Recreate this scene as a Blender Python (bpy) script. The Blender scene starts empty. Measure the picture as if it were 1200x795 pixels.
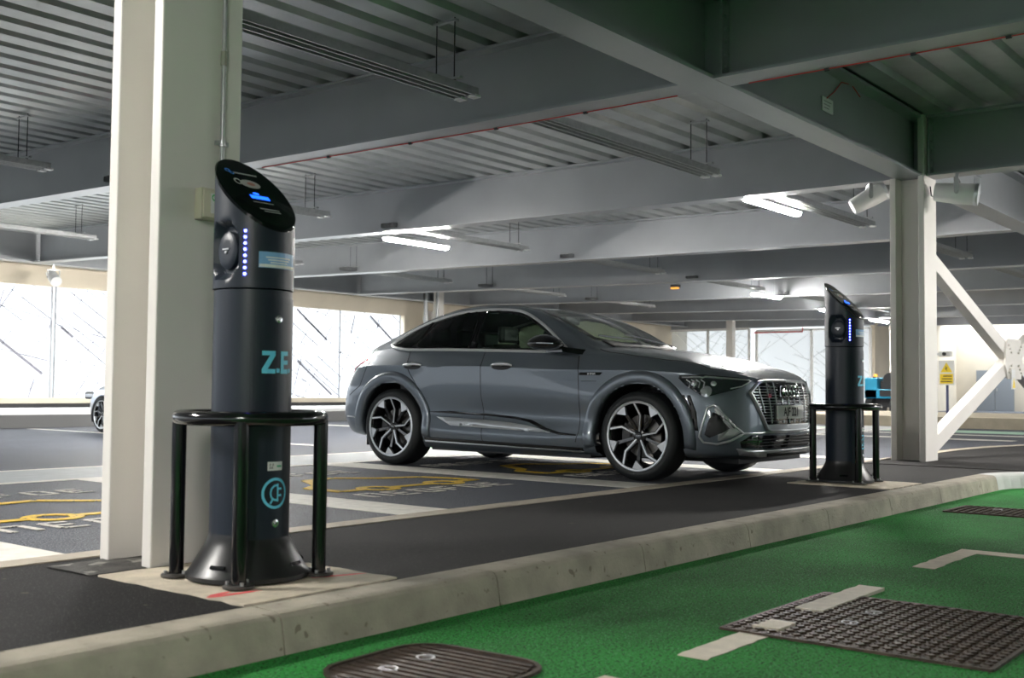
import bpy, bmesh, math, random
from mathutils import Vector, Matrix
from mathutils.bvhtree import BVHTree
R = math.radians
sin, cos, pi = math.sin, math.cos, math.pi
scene = bpy.context.scene
COL = scene.collection
random.seed(7)

# ---------------------------------------------------------------- materials
MATS = {}
def mat(name, col=(.8, .8, .8), rough=.5, metal=0., coat=0., emit=None, estr=1., var=0., vscale=8., bump=0., bscale=60., spec=.5, alpha=None, flecks=None):
    if name in MATS: return MATS[name]
    m = bpy.data.materials.new(name); m.use_nodes = True
    nt = m.node_tree; b = nt.nodes['Principled BSDF']
    b.inputs['Base Color'].default_value = (*col, 1)
    b.inputs['Roughness'].default_value = rough
    b.inputs['Metallic'].default_value = metal
    b.inputs['Coat Weight'].default_value = coat
    b.inputs['Coat Roughness'].default_value = .05
    b.inputs['Specular IOR Level'].default_value = spec
    if emit is not None:
        b.inputs['Emission Color'].default_value = (*emit, 1)
        b.inputs['Emission Strength'].default_value = estr
    tc = nt.nodes.new('ShaderNodeTexCoord')
    last = None
    if var > 0:
        n = nt.nodes.new('ShaderNodeTexNoise'); n.inputs['Scale'].default_value = vscale
        n.inputs['Detail'].default_value = 6
        nt.links.new(tc.outputs['Object'], n.inputs['Vector'])
        r = nt.nodes.new('ShaderNodeValToRGB')
        r.color_ramp.elements[0].position = .3; r.color_ramp.elements[1].position = .7
        r.color_ramp.elements[0].color = (*[max(0, c * (1 - var)) for c in col], 1)
        r.color_ramp.elements[1].color = (*[min(1, c * (1 + var)) for c in col], 1)
        nt.links.new(n.outputs['Fac'], r.inputs['Fac'])
        last = r.outputs['Color']
    if flecks:                      # list of (scale, threshold, colour)
        for sc, th, fc in flecks:
            v = nt.nodes.new('ShaderNodeTexNoise'); v.inputs['Scale'].default_value = sc
            v.inputs['Detail'].default_value = 1.5
            nt.links.new(tc.outputs['Object'], v.inputs['Vector'])
            rr = nt.nodes.new('ShaderNodeValToRGB')
            rr.color_ramp.elements[0].position = th; rr.color_ramp.elements[1].position = th + .05
            nt.links.new(v.outputs['Fac'], rr.inputs['Fac'])
            mx = nt.nodes.new('ShaderNodeMix'); mx.data_type = 'RGBA'
            nt.links.new(rr.outputs['Color'], mx.inputs[0])
            if last is not None: nt.links.new(last, mx.inputs[6])
            else: mx.inputs[6].default_value = (*col, 1)
            mx.inputs[7].default_value = (*fc, 1)
            last = mx.outputs[2]
    if last is not None: nt.links.new(last, b.inputs['Base Color'])
    if bump > 0:
        n2 = nt.nodes.new('ShaderNodeTexNoise'); n2.inputs['Scale'].default_value = bscale
        n2.inputs['Detail'].default_value = 5
        nt.links.new(tc.outputs['Object'], n2.inputs['Vector'])
        bp = nt.nodes.new('ShaderNodeBump'); bp.inputs['Strength'].default_value = bump
        bp.inputs['Distance'].default_value = .01
        nt.links.new(n2.outputs['Fac'], bp.inputs['Height'])
        nt.links.new(bp.outputs['Normal'], b.inputs['Normal'])
    MATS[name] = m
    return m

def glass(name, tint, gloss=.08):
    m = bpy.data.materials.new(name); m.use_nodes = True
    nt = m.node_tree; nt.nodes.clear()
    o = nt.nodes.new('ShaderNodeOutputMaterial'); mx = nt.nodes.new('ShaderNodeMixShader')
    t = nt.nodes.new('ShaderNodeBsdfTransparent'); t.inputs['Color'].default_value = (*tint, 1)
    g = nt.nodes.new('ShaderNodeBsdfGlossy'); g.inputs['Roughness'].default_value = .03
    lw = nt.nodes.new('ShaderNodeLayerWeight'); lw.inputs['Blend'].default_value = .5
    pw = nt.nodes.new('ShaderNodeMath'); pw.operation = 'POWER'; pw.inputs[1].default_value = 4.
    f = nt.nodes.new('ShaderNodeMath'); f.operation = 'MULTIPLY_ADD'; f.inputs[1].default_value = .85; f.inputs[2].default_value = .045
    nt.links.new(lw.outputs['Facing'], pw.inputs[0]); nt.links.new(pw.outputs[0], f.inputs[0])
    nt.links.new(f.outputs[0], mx.inputs[0]); nt.links.new(t.outputs[0], mx.inputs[1]); nt.links.new(g.outputs[0], mx.inputs[2])
    nt.links.new(mx.outputs[0], o.inputs['Surface'])
    return m

# ---------------------------------------------------------------- mesh builder
class MB:
    def __init__(self): self.v = []; self.f = []; self.mi = []
    def add(self, vs, fs, m=0):
        b = len(self.v); self.v += [tuple(p) for p in vs]
        for f in fs: self.f.append(tuple(b + i for i in f)); self.mi.append(m)
        return self
    def box(self, a, b, m=0, rz=0, piv=None):
        x0, y0, z0 = a; x1, y1, z1 = b
        vs = [(x0,y0,z0),(x1,y0,z0),(x1,y1,z0),(x0,y1,z0),(x0,y0,z1),(x1,y0,z1),(x1,y1,z1),(x0,y1,z1)]
        if rz:
            px, py = piv if piv else ((x0+x1)/2, (y0+y1)/2)
            c, s = cos(rz), sin(rz)
            vs = [(px+(x-px)*c-(y-py)*s, py+(x-px)*s+(y-py)*c, z) for x, y, z in vs]
        return self.add(vs, [(3,2,1,0),(4,5,6,7),(0,1,5,4),(1,2,6,5),(2,3,7,6),(3,0,4,7)], m)
    def bar(self, p, q, w, h, m=0, up=(0,0,1)):
        """rectangular bar from p to q: w sideways, h along up"""
        p = Vector(p); q = Vector(q); d = (q-p).normalized(); u = Vector(up)
        s = d.cross(u)
        if s.length < 1e-6: s = d.cross(Vector((1,0,0)))
        s.normalize(); u = s.cross(d)
        vs = []
        for e in (p, q):
            for a, b in ((-1,-1),(1,-1),(1,1),(-1,1)): vs.append(e + s*a*w/2 + u*b*h/2)
        return self.add(vs, [(0,1,2,3),(7,6,5,4),(0,4,5,1),(1,5,6,2),(2,6,7,3),(3,7,4,0)], m)
    def tube(self, pts, r, n=12, m=0, closed=False, caps=True, flat=1., up=None):
        pts = [Vector(p) for p in pts]; N = len(pts)
        rs = r if isinstance(r, (list, tuple)) else [r]*N
        rings = []; prev = None
        for i, p in enumerate(pts):
            if closed: d = pts[(i+1) % N] - pts[i-1]
            else: d = pts[min(i+1, N-1)] - pts[max(i-1, 0)]
            d.normalize()
            if prev is None:
                a = Vector(up) if up is not None else (Vector((0,0,1)) if abs(d.z) < .9 else Vector((1,0,0)))
            else: a = prev
            s = a - d*a.dot(d); s.normalize(); prev = s; t = d.cross(s)
            rings.append([p + (s*cos(2*pi*k/n)*flat + t*sin(2*pi*k/n))*rs[i] for k in range(n)])
        vs = [v for ring in rings for v in ring]; fs = []
        M = N if closed else N-1
        for i in range(M):
            j = (i+1) % N
            for k in range(n):
                l = (k+1) % n
                fs.append((i*n+k, i*n+l, j*n+l, j*n+k))
        if caps and not closed:
            fs.append(tuple(reversed(range(n)))); fs.append(tuple((N-1)*n+k for k in range(n)))
        return self.add(vs, fs, m)
    def cyl(self, p, q, r, n=16, m=0, r2=None): return self.tube([p, q], [r, r if r2 is None else r2], n, m)
    def lathe(self, prof, c=(0,0,0), n=32, m=0, axis='z', a0=0, a1=2*pi, caps=False):
        """prof = [(r, h)]; revolve about axis through c"""
        full = abs(a1-a0-2*pi) < 1e-6; K = n if full else n+1
        vs = []
        for r, h in prof:
            for k in range(K):
                a = a0+(a1-a0)*k/n; x, y = r*cos(a), r*sin(a)
                if axis == 'z': p = (x, y, h)
                elif axis == 'x': p = (h, x, y)
                else: p = (x, h, y)
                vs.append((p[0]+c[0], p[1]+c[1], p[2]+c[2]))
        fs = []
        for i in range(len(prof)-1):
            for k in range(n):
                l = (k+1) % K
                fs.append((i*K+k, i*K+l, (i+1)*K+l, (i+1)*K+k))
        if caps:
            fs.append(tuple(reversed(range(K)))); fs.append(tuple((len(prof)-1)*K+k for k in range(K)))
        return self.add(vs, fs, m)
    def prism(self, poly, z0, z1, m=0):
        """poly [(x,y)] extruded in z"""
        n = len(poly); vs = [(x,y,z0) for x,y in poly]+[(x,y,z1) for x,y in poly]
        fs = [tuple(reversed(range(n))), tuple(range(n, 2*n))]+[(i,(i+1)%n,n+(i+1)%n,n+i) for i in range(n)]
        return self.add(vs, fs, m)
    def sweep(self, prof, path, m=0, close=True, caps=True):
        """prof: function(i)->list of 3d points for path index"""
        rings = [prof(i, p) for i, p in enumerate(path)]; n = len(rings[0])
        vs = [v for r_ in rings for v in r_]; fs = []
        K = n if close else n-1
        for i in range(len(path)-1):
            for k in range(K):
                l = (k+1) % n; fs.append((i*n+k, i*n+l, (i+1)*n+l, (i+1)*n+k))
        if caps and close: fs.append(tuple(reversed(range(n)))); fs.append(tuple((len(path)-1)*n+k for k in range(n)))
        return self.add(vs, fs, m)
    def xf(self, M):
        self.v = [tuple(M @ Vector(p)) for p in self.v]; return self
    def obj(self, name, mats, parent=None, smooth=False, bevel=0, loc=None, angle=40):
        me = bpy.data.meshes.new(name); me.from_pydata(self.v, [], self.f)
        if not isinstance(mats, (list, tuple)): mats = [mats]
        for mm in mats: me.materials.append(mm)
        for p, i in zip(me.polygons, self.mi): p.material_index = i
        bm = bmesh.new(); bm.from_mesh(me)
        bmesh.ops.recalc_face_normals(bm, faces=bm.faces)
        bm.to_mesh(me); bm.free()
        if smooth:
            for p in me.polygons: p.use_smooth = True
            try: me.set_sharp_from_angle(angle=R(angle))
            except Exception: pass
        o = bpy.data.objects.new(name, me); COL.objects.link(o)
        if parent is not None: o.parent = parent
        if loc: o.location = loc
        if bevel:
            md = o.modifiers.new('bevel', 'BEVEL'); md.width = bevel; md.segments = 2; md.limit_method = 'ANGLE'
        return o

def tag(o, label=None, cat=None, group=None, kind=None):
    if label: o['label'] = label
    if cat: o['category'] = cat
    if group: o['group'] = group
    if kind: o['kind'] = kind
    return o
def empty(name, loc=(0,0,0), rz=0):
    o = bpy.data.objects.new(name, None); COL.objects.link(o); o.location = loc; o.rotation_euler = (0,0,rz); o.empty_display_size = .2
    return o
def copy_tree(o, parent=None):
    c = o.copy(); COL.objects.link(c)
    if parent is not None: c.parent = parent
    for ch in list(o.children): copy_tree(ch, c)
    return c

def text_geo(s, size=1., extrude=.0, bold=0.):
    cu = bpy.data.curves.new('t', 'FONT'); cu.body = s; cu.size = size; cu.align_x = 'CENTER'; cu.align_y = 'CENTER'
    cu.extrude = extrude; cu.offset = bold; cu.resolution_u = 4
    ob = bpy.data.objects.new('t', cu); COL.objects.link(ob)
    dg = bpy.context.evaluated_depsgraph_get(); me = bpy.data.meshes.new_from_object(ob.evaluated_get(dg))
    vs = [tuple(v.co) for v in me.vertices]; fs = [tuple(p.vertices) for p in me.polygons]
    bpy.data.objects.remove(ob); bpy.data.curves.remove(cu); bpy.data.meshes.remove(me)
    return vs, fs

# ---------------------------------------------------------------- palette
M_paint = mat('light grey steel paint', (.33,.345,.365), .30, var=.05, vscale=1.5, bump=.03, bscale=15)
M_column = mat('cream white steel paint', (.70,.67,.63), .45, var=.03, vscale=2, bump=.04, bscale=10)
M_deck = mat('galvanised deck sheet', (.44,.46,.45), .33, metal=.55, var=.12, vscale=3)
M_galv = mat('galvanised steel', (.42,.43,.43), .4, metal=.7, var=.1, vscale=20)
M_asphalt = mat('blue grey asphalt', (.036,.041,.054), .62, spec=.3, var=.25, vscale=1.2, bump=.5, bscale=160, flecks=[(85,.55,(.13,.14,.17)),(110,.60,(.25,.27,.31))])
M_tarmac = mat('dark footway tarmac', (.016,.015,.015), .85, spec=.25, var=.3, vscale=1.0, bump=.5, bscale=190, flecks=[(130,.64,(.12,.115,.11)),(16,.72,(.10,.085,.06))])
M_green = mat('green road surfacing', (.022,.225,.038), .85, spec=.2, var=.35, vscale=1.3, bump=.7, bscale=140, flecks=[(80,.555,(.010,.040,.012)),(150,.63,(.14,.40,.17))])
M_line = mat('worn white line paint', (.70,.68,.62), .6, var=.12, vscale=12, bump=.3, bscale=120)
M_edge = mat('edge strip concrete', (.40,.35,.28), .7, var=.15, vscale=10, bump=.3, bscale=120)
M_band = mat('pale walkway paint', (.38,.41,.42), .6, var=.12, vscale=6, bump=.3, bscale=120)
M_yellow = mat('yellow road paint', (.72,.48,.02), .6, var=.25, vscale=25, flecks=[(40,.64,(.07,.07,.05))])
M_wsym = mat('worn white road paint', (.55,.53,.48), .6, var=.25, vscale=25, flecks=[(40,.62,(.08,.08,.08))])
M_kerb = mat('weathered kerb concrete', (.39,.355,.285), .85, var=.22, vscale=5, bump=.5, bscale=70, flecks=[(22,.68,(.24,.21,.16))])
M_kerb2 = mat('pale new kerb concrete', (.55,.56,.54), .75, var=.1, vscale=5, bump=.3, bscale=70)
M_pad = mat('rough concrete pad', (.58,.51,.40), .85, var=.15, vscale=9, bump=.6, bscale=60)
M_red = mat('red survey paint', (.75,.12,.12), .7)
M_iron = mat('rusty cast iron', (.060,.042,.030), .55, metal=.4, var=.5, vscale=18, bump=.5, bscale=80)
M_black = mat('gloss black steel', (.006,.006,.007), .12, coat=.3)
M_charger = mat('dark blue grey charger shell', (.010,.016,.028), .40, spec=.45)
M_chbase = mat('black plastic base', (.015,.015,.016), .35)
M_disc = mat('black glossy control panel', (.003,.004,.005), .12)
M_cyan = mat('cyan vinyl lettering', (.16,.66,.90), .5)
M_white = mat('white plastic', (.75,.75,.74), .4)
M_led = mat('blue status light', (.2,.2,1), .4, emit=(.04,.05,1), estr=28)
M_blue = mat('blue display', (.02,.1,.8), .3, emit=(.01,.10,1), estr=1.6)
M_lamp = mat('lit lamp diffuser', (1,1,1), .4, emit=(1,.97,.92), estr=290)
M_beige = mat('beige render wall', (.62,.55,.44), .8, var=.05, vscale=1.5, bump=.1, bscale=40)
M_sill = mat('pale concrete', (.50,.48,.44), .8, var=.1, vscale=3)
M_mapline = mat('grey mesh print lines', (.25,.25,.30), .6)
M_mesh = mat('white perforated panel', (.88,.88,.86), .5)
M_cable = mat('red cable', (.55,.05,.04), .5)
M_dark = mat('dark plastic', (.012,.012,.013), .5)  # one even near black plastic
M_door = mat('grey door paint', (.24,.26,.28), .5)
M_cream = mat('cream plastic box', (.62,.58,.45), .45)
M_silver = mat('brushed silver trim', (.58,.59,.60), .33, metal=.85)
M_satin = mat('satin silver trim', (.62,.64,.66), .33, metal=.75)
M_chrome = mat('bright chrome', (.85,.86,.87), .12, metal=1.)
M_car = mat('dark grey metallic car paint', (.150,.176,.206), .40, metal=.6, coat=.7)
M_tyre = mat('tyre rubber', (.010,.012,.013), .6, bump=.2, bscale=90)
M_gloss = mat('gloss black trim', (.004,.004,.005), .08, coat=.5)
M_signy = mat('sign yellow', (.85,.62,.02), .5)
M_teal = mat('teal machine paint', (.02,.30,.48), .4)
M_amber = mat('amber lamp', (.9,.4,.05), .4, emit=(1,.4,.05), estr=.6)
M_redl = mat('red lamp lens', (.85,.02,.07), .15, coat=.6)
M_lens = mat('clear lamp lens', (.55,.57,.60), .12, metal=.6, coat=.8)
def sheet(name, col, k):
    m = bpy.data.materials.new(name); m.use_nodes = True
    nt = m.node_tree; nt.nodes.clear()
    o = nt.nodes.new('ShaderNodeOutputMaterial'); mx = nt.nodes.new('ShaderNodeMixShader'); ad = nt.nodes.new('ShaderNodeMixShader')
    t = nt.nodes.new('ShaderNodeBsdfTransparent'); d = nt.nodes.new('ShaderNodeBsdfDiffuse'); tl = nt.nodes.new('ShaderNodeBsdfTranslucent')
    d.inputs['Color'].default_value = (*col, 1); tl.inputs['Color'].default_value = (*col, 1)
    nt.links.new(d.outputs[0], ad.inputs[1]); nt.links.new(tl.outputs[0], ad.inputs[2]); ad.inputs[0].default_value = .55
    mx.inputs[0].default_value = k; nt.links.new(t.outputs[0], mx.inputs[1]); nt.links.new(ad.outputs[0], mx.inputs[2]); nt.links.new(mx.outputs[0], o.inputs['Surface'])
    return m
M_sheet = sheet('translucent mesh sheet', (.72,.72,.68), .42)
M_lat = sheet('pale printed strip', (.85,.85,.83), .22)
G_screen = glass('windscreen glass', (.80,.90,.84))
G_tint = glass('tinted side glass', (.16,.22,.19))
G_side = glass('green tinted front glass', (.50,.62,.54))
# ---------------------------------------------------------------- the deck structure
XG = [3.16 + 5.305*i for i in range(-3, 9)]          # grid lines of the cross beams
def zo(y): return 0. if y < 7 else .30*((y-7)/19.)**1.35   # drainage fall of the upper deck
YS = [-9, -4, 0, 4, 7, 9, 11, 13, 15, 17, 19, 21, 23, 25.6]
ZB, ZT = 3.47, 4.22                                   # bottom and top of the steel beams

def i_profile(w=.30, d=ZT-ZB, tf=.028, tw=.016):
    a = w/2; t = tw/2
    return [(-a,0),(a,0),(a,tf),(t,tf),(t,d-tf),(a,d-tf),(a,d),(-a,d),(-a,d-tf),(-t,d-tf),(-t,tf),(-a,tf)]
def cross_beam(x):
    m = MB(); pr = i_profile()
    m.sweep(lambda i, y: [(x+px, y, ZB+.003+pz+zo(y)) for px, pz in pr], YS)
    # bolted end plates beside the main girder
    for y in (4.42, 4.88):
        m.box((x-.14, y-.012, ZB+.03), (x+.14, y+.012, ZT-.03))
        for bx in (-.09, .09):
            for k in range(6): m.cyl((x+bx, y-(.035 if y < 4.6 else -.035), ZB+.1+k*.11), (x+bx, y, ZB+.1+k*.11), .016, 6)
    o = m.obj('steel_beam', M_paint); return o
for i, x in enumerate(XG):
    tag(cross_beam(x), kind='structure')
def girder(y, x0, x1, z=0.):
    m = MB(); pr = i_profile(.34, tf=.035)
    m.sweep(lambda i, x: [(x, y+px, ZB+.0+z+pz) for px, pz in pr], [x0, x1])
    return tag(m.obj('steel_girder', M_paint), kind='structure')
girder(4.65, -14, 52)
girder(25.75, -14, 46, zo(25.7))

# ribbed steel deck
m = MB(); prof = []
y = -9.
while y < 26.4:
    prof += [(y, 0), (y+.235, 0), (y+.275, .06), (y+.36, .06)]
    y += .40
m.sweep(lambda i, x: [(x, py, ZT+.002+pz+zo(py)) for py, pz in prof], [-14, 46.5], close=False)
b = len(m.v)
m.add([(-14,-9,ZT+.35),(46.5,-9,ZT+.35),(46.5,26.8,ZT+.75),(-14,26.8,ZT+.75)], [(0,1,2,3)])
tag(m.obj('ceiling', M_deck), kind='structure')

m = MB(); m.box((46.5,-9,4.25),(53.8,26.8,4.6)); tag(m.obj('ceiling', M_paint), kind='structure')  # unseen slab added to dim the far wall, gap left for skylight
# H section columns
def column(cx, cy, h=ZB+.0):
    m = MB(); w = .225; d = .21; t = .075
    m.box((cx-w, cy-d, 0), (cx+w, cy-d+t, ZT))
    m.box((cx-w, cy+d-t, 0), (cx+w, cy+d, ZB))
    m.box((cx-.03, cy-d+t, 0), (cx+.03, cy+d-t, ZB))
    return m
column(3.17, 4.64).obj('steel_column', M_column, bevel=.008)['kind'] = 'structure'
column(13.77, 4.66).obj('steel_column', M_column, bevel=.008)['kind'] = 'structure'
column(22.1, 4.70).obj('steel_column', M_column, bevel=.008)['kind'] = 'structure'
for x, y in ((28.0, 25.75), (43.0, 15.2), (22.1, -6), (8.46, -6.)):
    m = column(x, y); mm = m.obj('steel_column', M_column); mm['kind'] = 'structure'

# ---------------------------------------------------------------- floors
fl = MB(); fl.box((-16, 4.93, -.4), (60, 20.5, 0)); fl.box((13.2, -9, -.4), (60, 4.93, -.002))
floor = tag(fl.obj('floor', M_asphalt), kind='structure')
def marking(name, polys, material, z=.004):
    m = MB()
    for p in polys: m.prism(p, z-.003, z)
    return m.obj(name, material, floor)
rc = lambda x0, y0, x1, y1: [(x0,y0),(x1,y0),(x1,y1),(x0,y1)]
for x0, x1 in ((-.3,.15),(2.47,2.92),(5.25,5.72),(8.02,8.52),(10.58,11.05),(13.35,13.8)):
    marking('bay_line', [rc(x0, 5.1, x1, 9.03)], M_line)
marking('walkway_band', [rc(-8, 9.15, 30, 10.30)], M_band)
marking('walkway_edge', [rc(-8, 9.03, 30, 9.15)], M_line); marking('walkway_edge', [rc(-8, 10.30, 30, 10.42)], M_line)
marking('lane_line', [rc(20.6, 5.3, 21.0, 13)], M_line); marking('lane_line', [rc(22.9, 5.3, 23.2, 13)], M_line)
marking('lane_line', [rc(16.4, 9.5, 16.7, 20)], M_line); marking('lane_line', [rc(10.58, 12, 10.75, 20)], M_line)
marking('green_patch', [rc(24.3, 5, 25.8, 13)], mat('pale green paint', (.33,.52,.40), .6), .003)
marking('green_patch', [rc(10.9, 9.5, 12.2, 10.9)], mat('faded green paint', (.12,.35,.14), .6), .003)
# electric vehicle symbols in the bays (yellow car outline and plug with white worn lettering)
def ring_poly(cx, cy, a, b, w, n=20, a0=0, a1=2*pi):
    out = []
    for k in range(n):
        t0 = a0+(a1-a0)*k/n; t1 = a0+(a1-a0)*(k+1)/n
        out.append([(cx+a*cos(t0), cy+b*sin(t0)), (cx+a*cos(t1), cy+b*sin(t1)), (cx+(a-w)*cos(t1), cy+(b-w)*sin(t1)), (cx+(a-w)*cos(t0), cy+(b-w)*sin(t0))])
    return out
def seg(p, q, w):
    d = Vector((q[0]-p[0], q[1]-p[1])); d.normalize(); n = Vector((-d.y, d.x))*w/2
    return [(p[0]+n.x,p[1]+n.y),(p[0]-n.x,p[1]-n.y),(q[0]-n.x,q[1]-n.y),(q[0]+n.x,q[1]+n.y)]
def ev_symbol(x):
    # car outline lying across the bay, read from the aisle
    P = [(.1,6.55),(.1,6.95),(.35,7.12),(.60,7.55),(.95,7.60),(1.25,7.30),(1.62,7.15),(1.72,6.85),(1.72,6.55)]
    polys = [seg((x+P[i][0], P[i][1]), (x+P[i+1][0], P[i+1][1]), .11) for i in range(len(P)-1)]
    polys += [seg((x+.1,6.58),(x+.35,6.58),.10), seg((x+.70,6.58),(x+1.15,6.58),.10), seg((x+1.5,6.58),(x+1.72,6.58),.10)]
    polys += ring_poly(x+.52, 6.58, .19, .19, .09, 14) + ring_poly(x+1.32, 6.58, .19, .19, .09, 14)
    marking('painted_car_symbol', polys, M_yellow, .006)
    w = []
    for row, yy in ((0, 7.95), (1, 6.05)):
        xx = x
        for k in range(6):
            h = .26
            w += [seg((xx, yy), (xx, yy+h), .05), seg((xx, yy+h), (xx+.16, yy+h), .05)]
            if k % 2: w += [seg((xx, yy+h/2), (xx+.14, yy+h/2), .05)]
            else: w += [seg((xx+.16, yy+h), (xx+.16, yy), .05)]
            if k % 3: w += [seg((xx, yy), (xx+.16, yy), .05)]
            xx += .29
    marking('painted_lettering', w, M_wsym, .006)
for x in (3.15, 5.98, 8.75): ev_symbol(x)

# footway strip, edge strip, concrete pads
m = MB(); m.box((-16, 3.41, -.4), (12.9, 4.95, .0)); 
tag(m.obj('footway', M_tarmac), kind='structure')
m = MB(); m.prism([(12.0,3.41)]+[(12+cos(a)*1.0, 2.41+sin(a)*1.0) for a in [R(80-k*10) for k in range(9)]]+[(13.0,-9),(20.5,-9),(20.5,3.6),(13.0,3.6)], -.3, .001)
tag(m.obj('footway', M_tarmac), kind='structure')
m = MB(); m.prism([(13.0,-9),(20.5,-9),(20.5,3.6),(19.3,4.7),(16.8,5.1),(14.5,5.1),(12.8,4.95),(12.8,3.5)], -.002, .006)
tag(m.obj('footway', M_tarmac), kind='structure')
m = MB(); m.box((-16, 4.93, -.05), (14.6, 5.10, .006))
pts = [(14.6,5.015),(16.8,5.10),(18.2,5.0),(19.4,4.7),(20.3,4.1),(20.6,3.4)]
m.sweep(lambda i, p: [(p[0],p[1]-.08,-.05),(p[0],p[1]+.08,-.05),(p[0],p[1]+.08,.010),(p[0],p[1]-.08,.010)], pts)
tag(m.obj('trim_1', M_edge), kind='structure')
def pad(x0, y0, x1, y1):
    m = MB(); n = 14; pts = []
    for a, b in (((x0,y0),(x1,y0)),((x1,y0),(x1,y1)),((x1,y1),(x0,y1)),((x0,y1),(x0,y0))):
        for k in range(n):
            t = k/n; j = (random.random()-.5)*.022 if k else 0
            pts.append((a[0]+(b[0]-a[0])*t+j, a[1]+(b[1]-a[1])*t+j))
    m.prism(pts, -.01, .008); return tag(m.obj('floor', M_pad), kind='structure')
p1 = pad(2.68, 3.42, 3.50, 4.42); pad(9.48, 3.42, 10.30, 4.36)
m = MB()
for cx, cy, L, a in ((2.79, 3.62, .13, -.1), (3.36, 3.64, .13, -.35), (2.74,3.66,.07,.2)):
    m.prism([(cx+cos(a)*L*sx+random.uniform(-.01,.01), cy+sin(a)*L*sx+sy*.018*(1-.5*abs(sx))) for sx, sy in ((-1,0),(-.5,-1),(.4,-1),(1,0),(.5,1),(-.4,1))], .008, .0095)
m.obj('red_paint_mark', M_red, p1)
# lifted tarmac between the column flanges
m = MB(); random.seed(3)
n = 9
grid = [[(2.66+.48*i/n, 4.46+.36*j/n, 0.002+.010*max(0, 1-abs(i/n-.75)*1.6)*max(0,1-abs(j/n-.5)*1.7)+random.uniform(0,.005)) for i in range(n+1)] for j in range(n+1)]
m.add([p for r_ in grid for p in r_], [(j*(n+1)+i, j*(n+1)+i+1, (j+1)*(n+1)+i+1, (j+1)*(n+1)+i) for j in range(n) for i in range(n)])
tag(m.obj('tarmac_patch', mat('dusty patch tarmac', (.055,.052,.048), .85, var=.6, vscale=7, bump=.9, bscale=60, flecks=[(9,.60,(.22,.21,.19))]), smooth=True), kind='structure')

# kerb: battered concrete stones with joints, then a pale curve
def kerb_stone(pts, material):
    m = MB()
    def pr(i, p):
        (x, y), n = p
        N = Vector((n[0], n[1])); P = Vector((x, y))
        q = lambda d, z: (P.x+N.x*d, P.y+N.y*d, z)
        # N points to the road; back edge on the line
        return [q(0,-.35), q(.215,-.35), q(.210,-.15), q(.192,-.045), q(.184,-.020), q(.168,-.006), q(.145,0), q(.012,.003), q(0,0)]
    m.sweep(pr, pts)
    return tag(m.obj('kerb', material), kind='structure')
x = -8.505
while x < 11.9:
    x1 = min(x+1.235, 11.95)
    kerb_stone([((x+.002, 3.41), (0,-1)), ((x1+.004, 3.41), (0,-1))], M_kerb); x += 1.245
arc = [((12+cos(a)*1.0, 2.41+sin(a)*1.0), (-cos(a), -sin(a))) for a in [R(90-k*10) for k in range(10)]]
kerb_stone([((11.96,3.41),(0,-1))]+arc+[((13.0,-9),(-1,0))], M_kerb2)
m = MB(); m.box((-16, -14, -.5), (13.2, 3.3, -.15)); road = tag(m.obj('road', M_green), kind='structure')
def rmark(x0, y0, x1, y1, z=-.147):
    x0, y0, x1, y1 = [c*1.0316 for c in (x0, y0, x1, y1)]
    m = MB(); n = 12; top = []; bot = []
    for k in range(n+1):
        xx = x0+(x1-x0)*k/n
        top.append((xx, y1+random.uniform(-.006,.006))); bot.append((xx, y0+random.uniform(-.006,.006)))
    m.prism(bot+top[::-1], -.1495, z); m.obj('dash_line', mat('cream road paint', (.66,.60,.48), .6, var=.1, vscale=15, bump=.4, bscale=90), road)
rmark(2.3,1.96,3.12,2.08); rmark(3.53,1.93,4.15,2.05); rmark(4.58,1.95,5.32,2.07,-.134); rmark(6.15,1.98,7.05,2.10); rmark(6.9,0.2,7.05,1.98)
rmark(4.12,1.93,4.28,2.04,-.134)

# raised pavement and screens on the left side
m = MB(); m.box((-16, 20.5, -.4), (46, 27, .24)); tag(m.obj('floor', M_sill), kind='structure')
m = MB(); m.box((-16, 20.46, -.2), (46, 20.52, .245)); tag(m.obj('trim_2', mat('grey kerb face', (.20,.20,.20), .8)), kind='structure')
m = MB()
YW = 26.45
m.box((-16, YW, 3.30), (46.5, YW+.2, 4.75)); m.box((27.25, YW, .2), (46.5, YW+.2, 3.3)); m.box((-16, YW-.02, .36), (27.3, YW+.2, .50))
tag(m.obj('wall_left', M_beige), kind='structure')
m = MB(); m.box((-16, YW-.03, .25), (27.3, YW+.15, .36)); tag(m.obj('baseboard_left', M_dark), kind='structure')
def screen_lines(y, x0, x1, z0, z1, ang, step, wid, mb, seed=1, keep=.7, piece=2.2):
    """family of printed street lines in a plane y=const, broken to pieces"""
    rnd = random.Random(seed); cx, cz = (x0+x1)/2, (z0+z1)/2
    d = Vector((cos(ang), sin(ang))); n = Vector((-d.y, d.x)); L = (x1-x0)+(z1-z0)
    k = -int(L/step); 
    while k*step < L:
        off = k*step + rnd.uniform(-.3,.3)*step; k += 1
        t = -L + rnd.uniform(0, piece)
        while t < L:
            ln = rnd.uniform(.3, 1.)*piece
            if rnd.random() < keep:
                a = Vector((cx, cz))+n*off+d*t; b_ = a+d*ln
                # clip
                pts = []
                for q in range(13):
                    p = a+(b_-a)*q/12
                    if x0 < p.x < x1 and z0 < p.y < z1: pts.append(p)
                if len(pts) > 1:
                    mb.bar((pts[0].x, y, pts[0].y), (pts[-1].x, y, pts[-1].y), .01, wid*rnd.choice((.6,1,1,1.5)), up=(0,0,1) if abs(d.x) > .3 else (1,0,0))
            t += ln*rnd.uniform(1., 1.5)
W = []
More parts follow.
